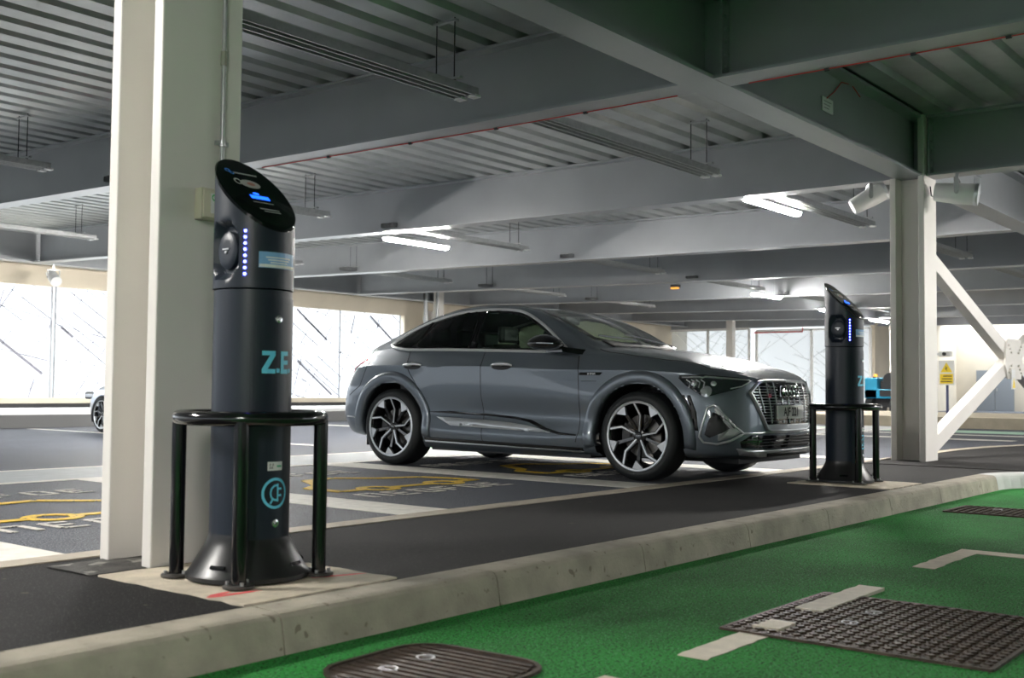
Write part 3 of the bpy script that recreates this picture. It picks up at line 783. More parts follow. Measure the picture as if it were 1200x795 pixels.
# drain pipes left of the far corner column
for k, (x, y, r_) in enumerate(((27.5, 25.7, .07),(27.75, 25.4, .05))):
    root = empty('drain_pipe', (x, y, 0)); tag(root, ('thick' if k == 0 else 'thin')+' grey drain pipe beside the far corner column', 'pipe')
    m = MB(); m.cyl((0,0,.2),(0,0,4.2), r_, 12); m.obj('pipe', M_galv, root, smooth=True)
    m = MB(); m.cyl((0,0,3.1),(0,0,3.25), r_+.02, 12); m.obj('pipe_collar', M_galv, root)
# red sprinkler pipe far away
m = MB(); m.tube([(43.5,21.5,3.33),(43.5,19.3,3.33),(43.5,19.3,3.5)], .03, 8); tag(m.obj('red_pipe', M_cable), 'thin red pipe far away under the ceiling', 'pipe')
root = empty('amber_light', (24.2, 14.1, 3.46)); tag(root, 'small amber warning light under a far beam', 'lamp')
m = MB(); m.box((-.08,-.10,-.05),(.08,.10,.02)); m.obj('light_body', M_dark, root)
m = MB(); m.box((-.09,-.09,-.09),(.02,.09,-.05)); m.obj('amber_lens', M_amber, root)

# ---------------------------------------------------------------- access covers in the green road
def cover(name, x0, y0, x1, y1, label, rz=0, rad=.0, stud=.055, stripes=False):
    x0, y0, x1, y1 = [c*1.0316 for c in (x0, y0, x1, y1)]
    cx, cy = (x0+x1)/2, (y0+y1)/2; hx, hy = (x1-x0)/2, (y1-y0)/2
    root = empty(name, (cx, cy, -.15), rz); tag(root, label, 'access cover', 'iron covers in the green road')
    def rr(hx, hy, rad):
        P = []
        for sx, sy, a0 in ((1,1,0),(-1,1,90),(-1,-1,180),(1,-1,270)):
            for k in range(6):
                a = R(a0+18*k); P.append((sx*(hx-rad)+rad*cos(a), sy*(hy-rad)+rad*sin(a)))
        return P
    m = MB(); m.prism(rr(hx, hy, max(rad,.01)), -.03, .004); m.obj('plate', M_iron, root)
    O = rr(hx, hy, max(rad,.01)); I = rr(hx-.018, hy-.018, max(rad-.018,.004)); n = len(O)
    m = MB(); m.add([(x,y,.004) for x,y in O]+[(x,y,.011) for x,y in O]+[(x,y,.011) for x,y in I]+[(x,y,.004) for x,y in I], [(a*n+k, a*n+(k+1)%n, (a+1)*n+(k+1)%n, (a+1)*n+k) for a in range(3) for k in range(n)])
    m.obj('frame', M_iron, root)
    m = MB()
    if stripes:
        x = -hx+.05
        while x < hx-.04:
            inset = rad*(1-math.sqrt(max(0, 1-(max(0, abs(x)-(hx-rad))/rad)**2))) if rad else 0
            m.box((x-.012, -hy+.04+inset, .003), (x+.012, hy-.04-inset, .010)); x += .045
    else:
        nx = int((2*hx-.06)/stud); ny = int((2*hy-.06)/stud)
        for i in range(nx+1):
            for j in range(ny+1):
                px = -hx+.035+i*(2*hx-.07)/nx; py = -hy+.035+j*(2*hy-.07)/ny
                if abs(px-.02*0) < .012 or abs(py) < .0: continue
                s_ = .015
                m.box((px-s_, py-s_, .003), (px+s_, py+s_, .0115), rz=R(45))
    t = m.obj('raised_tread', M_iron, root); 
    for kx in ((-.10,.10) if stripes else (-hx+.45, .35*hx)):
        m = MB(); m.lathe([(.002,.0065),(.022,.0065),(.030,.012),(.036,.012),(.038,.004)], (kx, .30*hy if not stripes else .12, 0), 18); m.obj('key_hole', mat('worn bright iron', (.25,.24,.25), .35, metal=.6), root)
    return root
cover('access_cover', 4.02, 1.10, 5.06, 2.14, 'large studded iron cover crossed by cream dashes', R(0), 0, .052)
cover('access_cover', 2.50, 2.25, 3.10, 2.87, 'brown striped rounded iron cover at the bottom edge', R(3), .16, stripes=True)
cover('access_cover', 9.15, 2.0, 9.75, 2.88, 'small far iron cover near the kerb at right', R(0), 0, .06)
# ---------------------------------------------------------------- the big car
CS = 1.0664
def cw(u, v, w): return (-v*CS, u*CS, w*CS)      # u rearward from front axle, v towards camera side, w up
def catmull(P, n):
    """P list of vectors; n samples per span"""
    out = []
    N = len(P)
    for i in range(N-1):
        p0 = P[i-1] if i > 0 else 2*P[0]-P[1]; p1 = P[i]; p2 = P[i+1]; p3 = P[i+2] if i+2 < N else 2*P[-1]-P[-2]
        for k in range(n):
            t = k/n
            out.append(.5*((2*p1)+(-p0+p2)*t+(2*p0-5*p1+4*p2-p3)*t*t+(-p0+3*p1-3*p2+p3)*t**3))
    out.append(P[-1].copy()); return out
def hermite(xs, ys):
    """monotone-ish smooth interpolation"""
    n = len(xs); d = [(ys[i+1]-ys[i])/(xs[i+1]-xs[i]) for i in range(n-1)]
    m = [d[0]]+[0 if d[i-1]*d[i] <= 0 else 2*d[i-1]*d[i]/(d[i-1]+d[i]) for i in range(1, n-1)]+[d[-1]]
    def f(x):
        if x <= xs[0]: return ys[0]+m[0]*(x-xs[0])*0
        if x >= xs[-1]: return ys[-1]
        i = max(j for j in range(n-1) if xs[j] <= x); h = xs[i+1]-xs[i]; t = (x-xs[i])/h
        return (2*t**3-3*t*t+1)*ys[i]+(t**3-2*t*t+t)*h*m[i]+(-2*t**3+3*t*t)*ys[i+1]+(t**3-t*t)*h*m[i+1]
    return f
SU = [-.45, 0, .5, 1.0, 1.7, 2.3, 2.6, 2.95, 3.3]
Wk = [
 [.20,.20,.21,.22,.22,.22,.19,.18,.18,.19,.20,.24,.26,.28,.30,.30,.30],
 [.24,.24,.25,.26,.26,.26,.245,.235,.235,.25,.27,.28,.30,.32,.34,.34,.34],
 [.33,.33,.34,.36,.38,.38,.35,.33,.335,.36,.38,.40,.42,.44,.45,.45,.45],
 [.44,.44,.44,.45,.46,.46,.43,.42,.44,.46,.48,.50,.52,.54,.55,.55,.55],
 [.56,.56,.57,.57,.57,.57,.54,.53,.545,.56,.57,.58,.62,.64,.65,.65,.65],
 [.72,.72,.73,.74,.74,.74,.73,.73,.75,.77,.78,.78,.78,.80,.80,.80,.80],
 [.83,.835,.85,.87,.905,.935,.94,.95,.978,.985,.99,.995,.99,.97,.96,.96,.96],
 [.885,.89,.915,.935,1.0,1.055,1.085,1.10,1.13,1.155,1.165,1.165,1.145,1.10,1.09,1.09,1.09]]
Vk = [
 [.80,.80,.84,.86,.86,.86,.84,.80,.78],
 [.88,.90,.915,.925,.925,.92,.91,.90,.87],
 [.92,.93,.95,.958,.958,.955,.95,.93,.91],
 [.93,.94,.935,.940,.940,.935,.94,.945,.92],
 [.935,.945,.925,.905,.905,.918,.94,.95,.925],
 [.92,.945,.945,.938,.938,.942,.95,.95,.93],
 [.86,.905,.925,.935,.940,.942,.94,.93,.90],
 [.76,.80,.835,.86,.865,.86,.85,.825,.78]]
FR = [
 [(-.86,0),(-.85,.35),(-.80,.60),(-.66,.76)],
 [(-.93,0),(-.92,.40),(-.86,.65),(-.70,.82)],
 [(-.955,0),(-.945,.42),(-.88,.68),(-.72,.85)],
 [(-.965,0),(-.95,.42),(-.885,.68),(-.72,.865)],
 [(-.965,0),(-.95,.42),(-.88,.68),(-.70,.865)],
 [(-.955,0),(-.935,.42),(-.86,.68),(-.67,.85)],
 [(-.935,0),(-.91,.42),(-.83,.66),(-.62,.81)],
 [(-.90,0),(-.88,.42),(-.80,.62),(-.58,.74)]]
RR = [
 [(3.5,.76),(3.64,.60),(3.72,.35),(3.74,0)],
 [(3.58,.83),(3.75,.64),(3.82,.36),(3.84,0)],
 [(3.63,.86),(3.80,.67),(3.87,.37),(3.90,0)],
 [(3.64,.865),(3.82,.68),(3.90,.38),(3.93,0)],
 [(3.64,.865),(3.80,.68),(3.88,.38),(3.91,0)],
 [(3.61,.86),(3.76,.68),(3.84,.38),(3.86,0)],
 [(3.55,.825),(3.70,.65),(3.79,.37),(3.81,0)],
 [(3.50,.70),(3.62,.56),(3.70,.33),(3.73,0)]]
Wk.insert(7, [w+.020 for w in Wk[6]]); Vk.insert(7, [v-.006 for v in Vk[6]]); FR.insert(7, [(u+.006, v) for u, v in FR[6]]); RR.insert(7, [(u-.004, v-.003*(v > 0)) for u, v in RR[6]])
rings = []
for k in range(9):
    P = [Vector((FR[k][i][0], FR[k][i][1], Wk[k][i])) for i in range(4)]
    P += [Vector((SU[i], Vk[k][i], Wk[k][4+i])) for i in range(9)]
    P += [Vector((RR[k][i][0], RR[k][i][1], Wk[k][13+i])) for i in range(4)]
    rings.append(catmull(P, 22))
NS = len(rings[0])
side = [catmull([rings[k][s] for k in range(9)], 9) for s in range(NS)]     # side[s][t]
NT = len(side[0])
edge = [side[s][-1] for s in range(NS)]
# beltline as function of u (from s3 = corner on)
eu = [p for p in edge]
i0 = 3*22; i1 = 13*22
eus = [eu[i].x for i in range(i0, i1+1)]; 
def belt(u):
    if u <= eus[0]: return eu[i0]
    for i in range(i0, i1):
        if eu[i].x <= u <= eu[i+1].x:
            t = (u-eu[i].x)/max(1e-6, eu[i+1].x-eu[i].x); return eu[i].lerp(eu[i+1], t)
    return eu[i1]
topc = hermite([-.90,-.8,-.6,-.3,0,.25,.42,.6,.85,1.1,1.35,1.6,1.9,2.2,2.5,2.8,3.1,3.35,3.6,3.72], [.885,.938,1.003,1.082,1.135,1.165,1.178,1.265,1.388,1.487,1.562,1.60,1.622,1.608,1.572,1.510,1.415,1.315,1.205,1.12])
railw = hermite([.45,.62,.74,.85,1.1,1.35,1.6,1.9,2.24,2.55,2.87,3.05,3.25,3.5,3.72], [1.12,1.19,1.265,1.328,1.445,1.525,1.57,1.585,1.565,1.505,1.405,1.33,1.255,1.175,1.10])
railv = hermite([.45,.62,.85,1.1,1.35,1.6,2.2,2.5,2.8,3.1,3.4,3.72], [.77,.745,.715,.685,.655,.635,.625,.62,.62,.635,.65,.62])
def section(u):
    """control points from centre to belt at station u: list of (v,w)"""
    b = belt(u); wt = topc(u); vb, wb = b.y, b.z
    fr = [0, .3, .6, .82, .93, .975, 1.0]; sh = [1, .985, .90, .66, .40, .20, 0]
    H = [(vb*f, wb+(wt-wb)*s) for f, s in zip(fr, sh)]
    if u < .40: return H
    vr, wr = railv(u), railw(u)
    G = [(0, wt), (.34, wt-.012*(1 if u > 1.3 else 1.6)), (vr-.10, wr+(wt-wr)*.55), (vr, wr), (vr+(vb-vr)*.42, wr+(wb-wr)*.36), (vr+(vb-vr)*.86, wr+(wb-wr)*.78), (vb, wb)]
    if u > 3.45:
        t = min(1, (u-3.45)/.25); G = [(g[0]*(1-t)+h[0]*t, g[1]*(1-t)+h[1]*t) for g, h in zip(G, H)]
    if u < .62:
        t = (u-.40)/.22; t = t*t*(3-2*t)
        G = [(h[0]*(1-t)+g[0]*t, h[1]*(1-t)+g[1]*t) for g, h in zip(G, H)]
    return G
NU = 230; U0, U1 = -.58, 3.50
topg = []
# front rows between the curved leading edge and u=-.58
def frontbow(v):  # u of leading edge as function of v
    best = edge[0]
    for i in range(0, i0):
        if edge[i].y <= v <= edge[i+1].y:
            t = (v-edge[i].y)/max(1e-6, edge[i+1].y-edge[i].y); return edge[i].lerp(edge[i+1], t)
    return edge[i0]
NC = 8
def sec_curve(pts):
    return catmull([Vector((0, v, w)) for v, w in pts], NC)
nf = 14
base = sec_curve(section(U0))
for j in range(nf):
    t = j/nf; row = []
    for p in base:
        e = frontbow(min(p.y, edge[i0].y)*.999)
        u = e.x+(U0-e.x)*t
        # height: hermite from leading edge upward
        wt_ = e.z+(p.z-e.z)*(1-(1-t)**1.7)
        row.append(Vector((u, p.y*(1-0*t), wt_)))
    topg.append(row)
for j in range(NU+1):
    u = U0+(U1-U0)*j/NU
    row = [Vector((u, p.y, p.z)) for p in sec_curve(section(u))]; topg.append(row)
rearrow = topg[-1]
for j in range(1, 9):
    t = j/8; row = []
    for p in rearrow:
        ve = p.y/rearrow[-1].y*edge[i1].y
        # rear edge of ring 7
        e = edge[-1]
        for i in range(i1, NS-1):
            if edge[i+1].y <= ve <= edge[i].y:
                tt = (ve-edge[i+1].y)/max(1e-6, edge[i].y-edge[i+1].y); e = edge[i+1].lerp(edge[i], tt); break
        spo = .03*math.exp(-((t-.55)/.25)**2)
        row.append(Vector((p.x+(e.x-p.x)*t, p.y+(e.y-p.y)*t, p.z+(e.z-p.z)*t**.9+spo*(1 if p.y < .6 else max(0, (.7-p.y)/.1)))))
    topg.append(row)

def inpoly(x, y, P):
    c = False; n = len(P)
    for i in range(n):
        x1, y1 = P[i]; x2, y2 = P[(i+1) % n]
        if (y1 > y) != (y2 > y) and x < (x2-x1)*(y-y1)/(y2-y1)+x1: c = not c
    return c
def offset_poly(P, d):
    """inset (d>0) a polygon"""
    n = len(P); A = sum(P[i][0]*P[(i+1)%n][1]-P[(i+1)%n][0]*P[i][1] for i in range(n))
    s = 1 if A > 0 else -1; out = []
    for i in range(n):
        a = Vector(P[i-1]); b = Vector(P[i]); c = Vector(P[(i+1) % n])
        e1 = (b-a).normalized(); e2 = (c-b).normalized()
        n1 = Vector((-e1.y, e1.x))*s; n2 = Vector((-e2.y, e2.x))*s
        k = (n1+n2); L = k.length
        if L < 1e-6: out.append(tuple(b+n1*d)); continue
        k /= L; m = d/max(.35, k.dot(n1)); out.append(tuple(b+k*m))
    return out
def smooth_closed(P, n=4):
    """closed Catmull-Rom through points"""
    V = [Vector(p) for p in P]; N = len(V); out = []
    for i in range(N):
        p0, p1, p2, p3 = V[i-1], V[i], V[(i+1)%N], V[(i+2)%N]
        for k in range(n):
            t = k/n; q = .5*((2*p1)+(-p0+p2)*t+(2*p0-5*p1+4*p2-p3)*t*t+(-p0+3*p1-3*p2+p3)*t**3); out.append((q.x, q.y))
    return out
# window outlines in side view (u, w)
DLO = [(3.10,1.228),(3.00,1.30),(2.87,1.368),(2.71,1.428),(2.55,1.471),(2.24,1.531),(1.91,1.553),(1.60,1.541),(1.42,1.512),(1.25,1.440),(1.085,1.345),(.93,1.235),(.81,1.150),(.80,1.125),(1.12,1.128),(1.42,1.137),(1.75,1.147),(2.2,1.158),(2.75,1.165),(2.96,1.186),(3.05,1.205)]
DLOi = offset_poly(DLO, .022)
R_GL = [(2.66,1.192),(2.56,1.405),(2.50,1.452),(2.24,1.505),(1.99,1.525),(1.965,1.15+.022),(2.2,1.183)]
F_GL = [(1.86,1.168),(1.89,1.527),(1.62,1.515),(1.44,1.487),(1.27,1.417),(1.10,1.322),(.97,1.225),(.90,1.17),(.92,1.152),(1.12,1.152),(1.42,1.160)]
Q_GL = [(3.02,1.236),(2.90,1.315),(2.66,1.415),(2.60,1.44),(2.735,1.19),(2.95,1.208)]
# windscreen outline in plan (u along centre .. ) handled by (u,v)
WS = [(.49,0),(.505,.30),(.56,.54),(.635,.655),(.85,.655),(1.05,.625),(1.22,.59),(1.34,.50),(1.38,.30),(1.40,0)]
WSfull = WS+[(u, -v) for u, v in WS[-2:0:-1]]
BL = [(2.62,0),(2.62,.42),(2.75,.50),(3.30,.54),(3.42,.50),(3.46,.30),(3.46,0)]

bm_v = []; bm_f = []
def addgrid(G):
    b = len(bm_v); n = len(G[0])
    for r_ in G: bm_v.extend(r_)
    return [(b+i*n+j, b+(i+1)*n+j, b+(i+1)*n+j+1, b+i*n+j+1) for i in range(len(G)-1) for j in range(n-1)]
fa = addgrid(side); fb = addgrid(topg)
def cen(f): return sum((bm_v[i] for i in f), Vector())/len(f)
ARC = [(0., .392), (2.928, .392)]; RA = .452
full_v = list(bm_v); full_f = fa+fb                     # uncut surface for projection
def keep(f, top):
    c = cen(f)
    for ax, aw in ARC:
        if (c.x-ax)**2+(c.z-aw)**2 < RA**2 and c.y > .5 and not top: return False
    if top:
        g = 1.20 < c.z or c.x > .8
        if c.y > .55 and c.x > .7:
            for P in (R_GL, F_GL, Q_GL):
                if inpoly(c.x, c.z, P): return False
        if inpoly(c.x, c.y, WS+[(1.0,-.05)]) and c.x < 1.5: return False
    return True
keepf = [f for f in fa if keep(f, False)]+[f for f in fb if keep(f, True)]
# mirrored for the full body
BV = BVHTree.FromPolygons([tuple(v) for v in full_v]+[(v.x, -v.y, v.z) for v in full_v], list(full_f)+[tuple(i+len(full_v) for i in f) for f in full_f])

car = empty('car', (9.664, 5.461, 0.0), .00914)
tag(car, 'dark grey coupe SUV parked nose towards the footway', 'car')
m = MB(); N0 = len(full_v)
m.add([cw(*v) for v in full_v]+[cw(v.x, -v.y, v.z) for v in full_v], keepf+[tuple(i+N0 for i in reversed(f)) for f in keepf])
# drop loose verts and weld
me = bpy.data.meshes.new('body_shell'); me.from_pydata(m.v, [], m.f); bm = bmesh.new(); bm.from_mesh(me)
bmesh.ops.delete(bm, geom=[v for v in bm.verts if not v.link_faces], context='VERTS')
bmesh.ops.remove_doubles(bm, verts=bm.verts, dist=.0006)
bmesh.ops.recalc_face_normals(bm, faces=bm.faces); bm.to_mesh(me); bm.free()
for p in me.polygons: p.use_smooth = True
me.materials.append(M_car)
body = bpy.data.objects.new('body_shell', me); COL.objects.link(body); body.parent = car

DIRS = {'side': (Vector((0,-1,0)), lambda a, b: Vector((a, 3, b))),
        'top': (Vector((0,0,-1)), lambda a, b: Vector((a, b, 4))),
        'front': (Vector((1,0,0)), lambda a, b: Vector((-3, a, b))),
        'rear': (Vector((-1,0,0)), lambda a, b: Vector((6, a, b))),
        'diag': (Vector((1,-1,0)).normalized(), lambda a, b: Vector((a/math.sqrt(2)-3, a/math.sqrt(2)+3, b))),
        'rdiag': (Vector((-1,-1,0)).normalized(), lambda a, b: Vector((3.6+a/math.sqrt(2)+2.1, .7-a/math.sqrt(2)+2.1, b)))}
def proj_pt(kind, a, b, off=0.):
    d, f = DIRS[kind]; o = f(a, b)
    h = BV.ray_cast(o, d)
    if h[0] is None:
        h = BV.find_nearest(o+d*3); 
    p, n = h[0], h[1]
    if n.dot(d) > 0: n = -n
    return p+n*off, n
def patch(kind, poly, off=.004, step=.035, depth=None):
    """polygon filled, cut into a grid and laid on the body -> (verts, faces) in car coords"""
    bm = bmesh.new(); vs = [bm.verts.new((x, y, 0)) for x, y in poly]; f = bm.faces.new(vs)
    bmesh.ops.triangulate(bm, faces=bm.faces[:], ngon_method='EAR_CLIP')
    x0, x1 = min(p[0] for p in poly), max(p[0] for p in poly); y0, y1 = min(p[1] for p in poly), max(p[1] for p in poly)
    k = math.floor(x0/step)+1
    while k*step < x1:
        bmesh.ops.bisect_plane(bm, geom=bm.verts[:]+bm.edges[:]+bm.faces[:], plane_co=(k*step,0,0), plane_no=(1,0,0)); k += 1
    k = math.floor(y0/step)+1
    while k*step < y1:
        bmesh.ops.bisect_plane(bm, geom=bm.verts[:]+bm.edges[:]+bm.faces[:], plane_co=(0,k*step,0), plane_no=(0,1,0)); k += 1
    bmesh.ops.remove_doubles(bm, verts=bm.verts, dist=1e-5)
    bm.verts.index_update()
    out = [proj_pt(kind, v.co.x, v.co.y, off)[0] for v in bm.verts]; fs = [tuple(v.index for v in f.verts) for f in bm.faces]
    bm.free(); return out, fs
def put(name, vs, fs, material, parent=car, smooth=True, both=False, solid=0, angle=40):
    res = []
    for s in ((1, -1) if both else (1,)):
        m = MB(); m.add([cw(v[0], v[1]*s, v[2]) for v in vs], fs)
        o = m.obj(name, material, parent, smooth=smooth, angle=angle)
        if solid:
            md = o.modifiers.new('solid', 'SOLIDIFY'); md.thickness = solid; md.offset = 0
        res.append(o)
    return res
def P_(name, kind, poly, material, off=.004, both=False, parent=car, step=.035, solid=.003):
    vs, fs = patch(kind, poly, off, step); return put(name, vs, fs, material, parent, True, both, solid)
def densify(path, step=.03, closed=False):
    out = []; n = len(path)
    for i in range(n if closed else n-1):
        a = Vector(path[i]); b = Vector(path[(i+1) % n]); k = max(1, int((b-a).length/step))
        for q in range(k): out.append(tuple(a+(b-a)*q/k))
    if not closed: out.append(tuple(path[-1]))
    return out
def strip(name, kind, path, r, material, off=.0, both=False, parent=car, closed=False, flat=1., step=.03):
    pts = [proj_pt(kind, a, b, off)[0] for a, b in densify(path, step, closed)]
    res = []
    for s in ((1, -1) if both else (1,)):
        m = MB(); m.tube([cw(p.x, p.y*s, p.z) for p in pts], r*CS, 8, closed=closed, flat=flat, up=(0,0,1)); res.append(m.obj(name, material, parent, smooth=True))
    return res
def ring_patch(kind, outer, inner, off):
    """band between two outlines with the same number of points"""
    O = [proj_pt(kind, a, b, off)[0] for a, b in outer]; I = [proj_pt(kind, a, b, off)[0] for a, b in inner]; n = len(O)
    return O+I, [(k, (k+1) % n, n+(k+1) % n, n+k) for k in range(n)]
def dens2(P, Q, step=.03):
    A = []; B = []; n = len(P)
    for i in range(n):
        a, b = Vector(P[i]), Vector(P[(i+1)%n]); c, d = Vector(Q[i]), Vector(Q[(i+1)%n]); k = max(1, int((b-a).length/step))
        for q in range(k): A.append(tuple(a+(b-a)*q/k)); B.append(tuple(c+(d-c)*q/k))
    return A, B
M_bright = mat('polished window trim', (.78,.79,.80), .28, metal=.6)
# --- side windows: black surround, panes, bright frame
full = DLO
def surround(outer_poly, inner_polys):
    bm = bmesh.new()
    # grid of quads over the outline, dropping those well inside panes
    return None
gridv = []; gridf = []; st = .0125
xs = [0.79+st*i for i in range(int((3.11-.79)/st)+2)]; ys = [1.12+st*i for i in range(int((1.56-1.12)/st)+2)]
idx = {}
shr = [offset_poly(p, .006) for p in (R_GL, F_GL, Q_GL)]
for i in range(len(xs)-1):
    for j in range(len(ys)-1):
        cx, cy = xs[i]+st/2, ys[j]+st/2
        if not inpoly(cx, cy, DLO): continue
        if any(inpoly(cx, cy, s_) for s_ in shr): continue
        q = []
        for a, b in ((i,j),(i+1,j),(i+1,j+1),(i,j+1)):
            if (a,b) not in idx: idx[(a,b)] = len(gridv); gridv.append(proj_pt('side', xs[a], ys[b], .003)[0])
            q.append(idx[(a,b)])
        gridf.append(tuple(q))
put('window_surround', gridv, gridf, M_gloss, both=True)
for nm, P, g in (('rear_side_window', R_GL, G_tint), ('front_side_window', F_GL, G_side), ('quarter_window', Q_GL, G_tint)):
    P_(nm, 'side', offset_poly(P, -.010), g, .0055, both=True, solid=0)
    strip('window_seal', 'side', smooth_closed(P, 3), .006, M_gloss, .004, both=True, closed=True)
strip('window_frame_trim', 'side', smooth_closed(DLO, 3)[:-2], .0150, M_bright, .005, both=True, closed=True, flat=.8)
# windscreen and rear screen
vs, fs = patch('top', WSfull, .003, .05); put('windscreen', vs, fs, G_screen)
A, B = dens2(WSfull, offset_poly(WSfull, .045)); vs, fs = ring_patch('top', offset_poly(A, -.012) , B, .005); put('windscreen_surround', vs, fs, M_gloss)
BLf = BL+[(u, -v) for u, v in BL[-2:0:-1]]
P_('rear_screen', 'top', BLf, M_gloss, .004, step=.05)
# wipers
for v0, v1 in ((-.45,.1),(.05,.55)):
    pts = [proj_pt('top', .56+.10*t*(1 if v0 < 0 else 1), v0+(v1-v0)*t, .018)[0] for t in (i/10 for i in range(11))]
    m = MB(); m.tube([cw(*p) for p in pts], .008, 6); m.obj('wiper', M_gloss, car)
# dark cowl panel below the windscreen
P_('cowl_panel', 'top', [(.46,-.60),(.43,-.3),(.42,0),(.43,.3),(.46,.60),(.60,.60),(.53,.32),(.51,0),(.53,-.32),(.60,-.60)], M_dark, .004, step=.05)
# --- shut lines
def shut(kind, path, both=True, r=.0045): return strip('panel_gap', kind, path, r, M_dark, -.0015, both=both, step=.02)
shut('side', [(1.745,1.125),(1.742,.95),(1.735,.70),(1.715,.48),(1.705,.30),(1.69,.27)])
shut('side', [(.66,1.08),(.615,.93),(.60,.75),(.598,.55),(.60,.40),(.63,.31)])
shut('side', [(2.74,1.16),(2.72,1.02),(2.66,.92),(2.58,.83),(2.50,.70),(2.44,.58)])
shut('top', [(-.80,.53),(-.68,.66),(-.5,.725),(-.2,.775),(.1,.79),(.38,.775),(.50,.745)])
shut('side', [(3.30,1.06),(3.40,.80),(3.58,.70)])
shut('side', [(.58,.855),(.42,.855)], r=.003)
# character creases: bright shoulder edge comes from the shape; lower body silver blade
P_('silver_blade', 'side', [(2.30,.497),(1.70,.478),(1.40,.462),(1.16,.440),(1.0,.412),(.90,.388),(1.16,.396),(1.70,.418),(2.12,.424)], M_satin, .010, both=True, solid=.012)
P_('blade_black_band', 'side', [(2.46,.545),(2.14,.535),(1.70,.522),(1.34,.50),(1.16,.47),(.98,.405),(.81,.372),(.62,.368),(.62,.38),(.80,.392),(.96,.43),(1.14,.495),(1.34,.522),(1.7,.545),(2.14,.56)], M_gloss, .003, both=True)  # thin gloss black band along the top of the silver blade
P_('sill_trim', 'side', [(2.46,.30),(.56,.265),(.56,.232),(2.46,.265)], M_gloss, .004, both=True)
P_('sill_edge', 'side', [(2.46,.268),(.56,.236),(.56,.222),(2.46,.252)], M_satin, .006, both=True)
# door handles
for u0 in (1.62, 2.76):
    c = (u0-.13, .992+(.003 if u0 > 2 else -.005))
    oval = [(c[0]+.115*cos(a), c[1]+.030*sin(a)) for a in [2*pi*k/20 for k in range(20)]]
    cups = P_('handle_recess', 'side', oval, M_dark, .003, both=True, step=.03)
    for s in (1, -1):
        pts = []
        for t in [i/10 for i in range(11)]:
            q, n_ = proj_pt('side', c[0]-.12+.24*t, c[1]+.010, .006+.028*sin(pi*t)**.6); pts.append(cw(q.x, q.y*s, q.z))
        m = MB(); m.tube(pts, [.010+.008*sin(pi*i/10) for i in range(11)], 10, up=(0,0,1)); m.obj('door_handle', M_satin, car, smooth=True)
# --- wheel arch flares
for ax, aw in ARC:
    for s in (1, -1):
        m = MB(); path = [R(a) for a in range(-14, 196, 5)]
        def prof(i, a):
            out = []
            for rr_, vo in ((.560,-.008),(.548,.014),(.530,.024),(.505,.026),(.470,.020),(.452,.012),(.444,-.004),(.444,-.10)):
                u = ax+rr_*cos(a); w = aw+rr_*sin(a)
                q, n_ = proj_pt('side', ax+max(rr_,.50)*cos(a), max(.25, aw+max(rr_,.50)*sin(a)), 0)
                v = q.y+vo
                out.append(cw(u, v*s, w))
            return out
        m.sweep(prof, path, close=False); o = m.obj('wheel_arch_flare', M_car, car, smooth=True, angle=50)
        md = o.modifiers.new('solid', 'SOLIDIFY'); md.thickness = .006; md.offset = -1
        # well liner
        m = MB(); m.lathe([(.455,.90),(.46,.50),(.30,.48),(.10,.48)], (0,0,0), 30, 0, 'x', R(-2), R(182)); 
        m.v = [cw(ax+y, x*s, aw+z) for x, y, z in m.v]; m.obj('wheel_well', M_dark, car, smooth=True)
for ax, aw in ARC:
    for s in (1, -1):
        for q in (-1, 1):
            lo = .34 if (ax > 1 and q > 0) else .24
            m = MB(); m.sweep(lambda i, p: [cw(ax+q*.455, s*p, lo), cw(ax+q*.475, s*p, lo), cw(ax+q*.47, s*p, .44), cw(ax+q*.45, s*p, .44)], [.45, .90 if q*(1 if ax > 1 else -1) < 0 else .80]); m.obj('well_panel', M_dark, car)
# --- underside
m = MB(); m.box((-.84*CS, -.80*CS, .19*CS), (.84*CS, 3.68*CS, .26*CS)); m.box((-.5*CS,-.5*CS,.15*CS),(.5*CS,3.3*CS,.19*CS)); 
und = MB(); und.prism([cw(u, v, 0)[:2] for u, v in ((-.80,-.62),(-.80,.62),(-.42,.52),(.46,.52),(.52,.86),(2.42,.86),(2.46,.52),(3.40,.52),(3.5,.7),(3.66,.55),(3.66,-.55),(3.5,-.7),(3.40,-.52),(2.46,-.52),(2.42,-.86),(.52,-.86),(.46,-.52),(-.42,-.52))], .17*CS, .30*CS)
und.obj('underbody', M_dark, car)

# --- front end
GR = [(.0,.868),(.40,.862),(.475,.845),(.60,.765),(.52,.62),(.415,.465),(.36,.448),(0,.445)]
GRf = GR+[(-a, b) for a, b in GR[-2:0:-1]]
gpart = P_('grille', 'front', GRf, M_gloss, .004, step=.05)[0]
strip('grille_frame', 'front', GRf, .017, M_satin, .008, closed=True, parent=gpart, flat=.8)
vs, fs = ring_patch('front', *dens2([(.43,.505),(-.43,.505),(-.36,.448),(.36,.448)], [(.425,.50),(-.425,.50),(-.365,.452),(.365,.452)]), .01)
P_('grille_lower_trim', 'front', [(.435,.500),(-.435,.500),(-.385,.448),(.385,.448)], M_satin, .012, parent=gpart, solid=.01)
for k in range(-4, 5):
    x = k*.122
    strip('grille_bar', 'front', [(x*.98, (.855 if abs(x) < .45 else .82) if abs(x) > .2 else .715), (x, .77 if abs(x) > .2 else .69), (x*.92, .60 if abs(x) > .45 else .51)], .0052, M_satin, .012, parent=gpart)
for z in [.53+.024*i for i in range(13)]:
    hw = .60-.0*z; hw = .415+(z-.465)*(.6-.415)/.30 if z < .765 else .60-(z-.765)*(.125/.08)
    for a_, b_ in ([(-hw+.02, -.20), (.20, hw-.02)] if z > .70 else [(-hw+.02, hw-.02)]): strip('grille_slat', 'front', [(a_, z), (b_, z)], .0036, M_satin, .006, parent=gpart, step=.08)
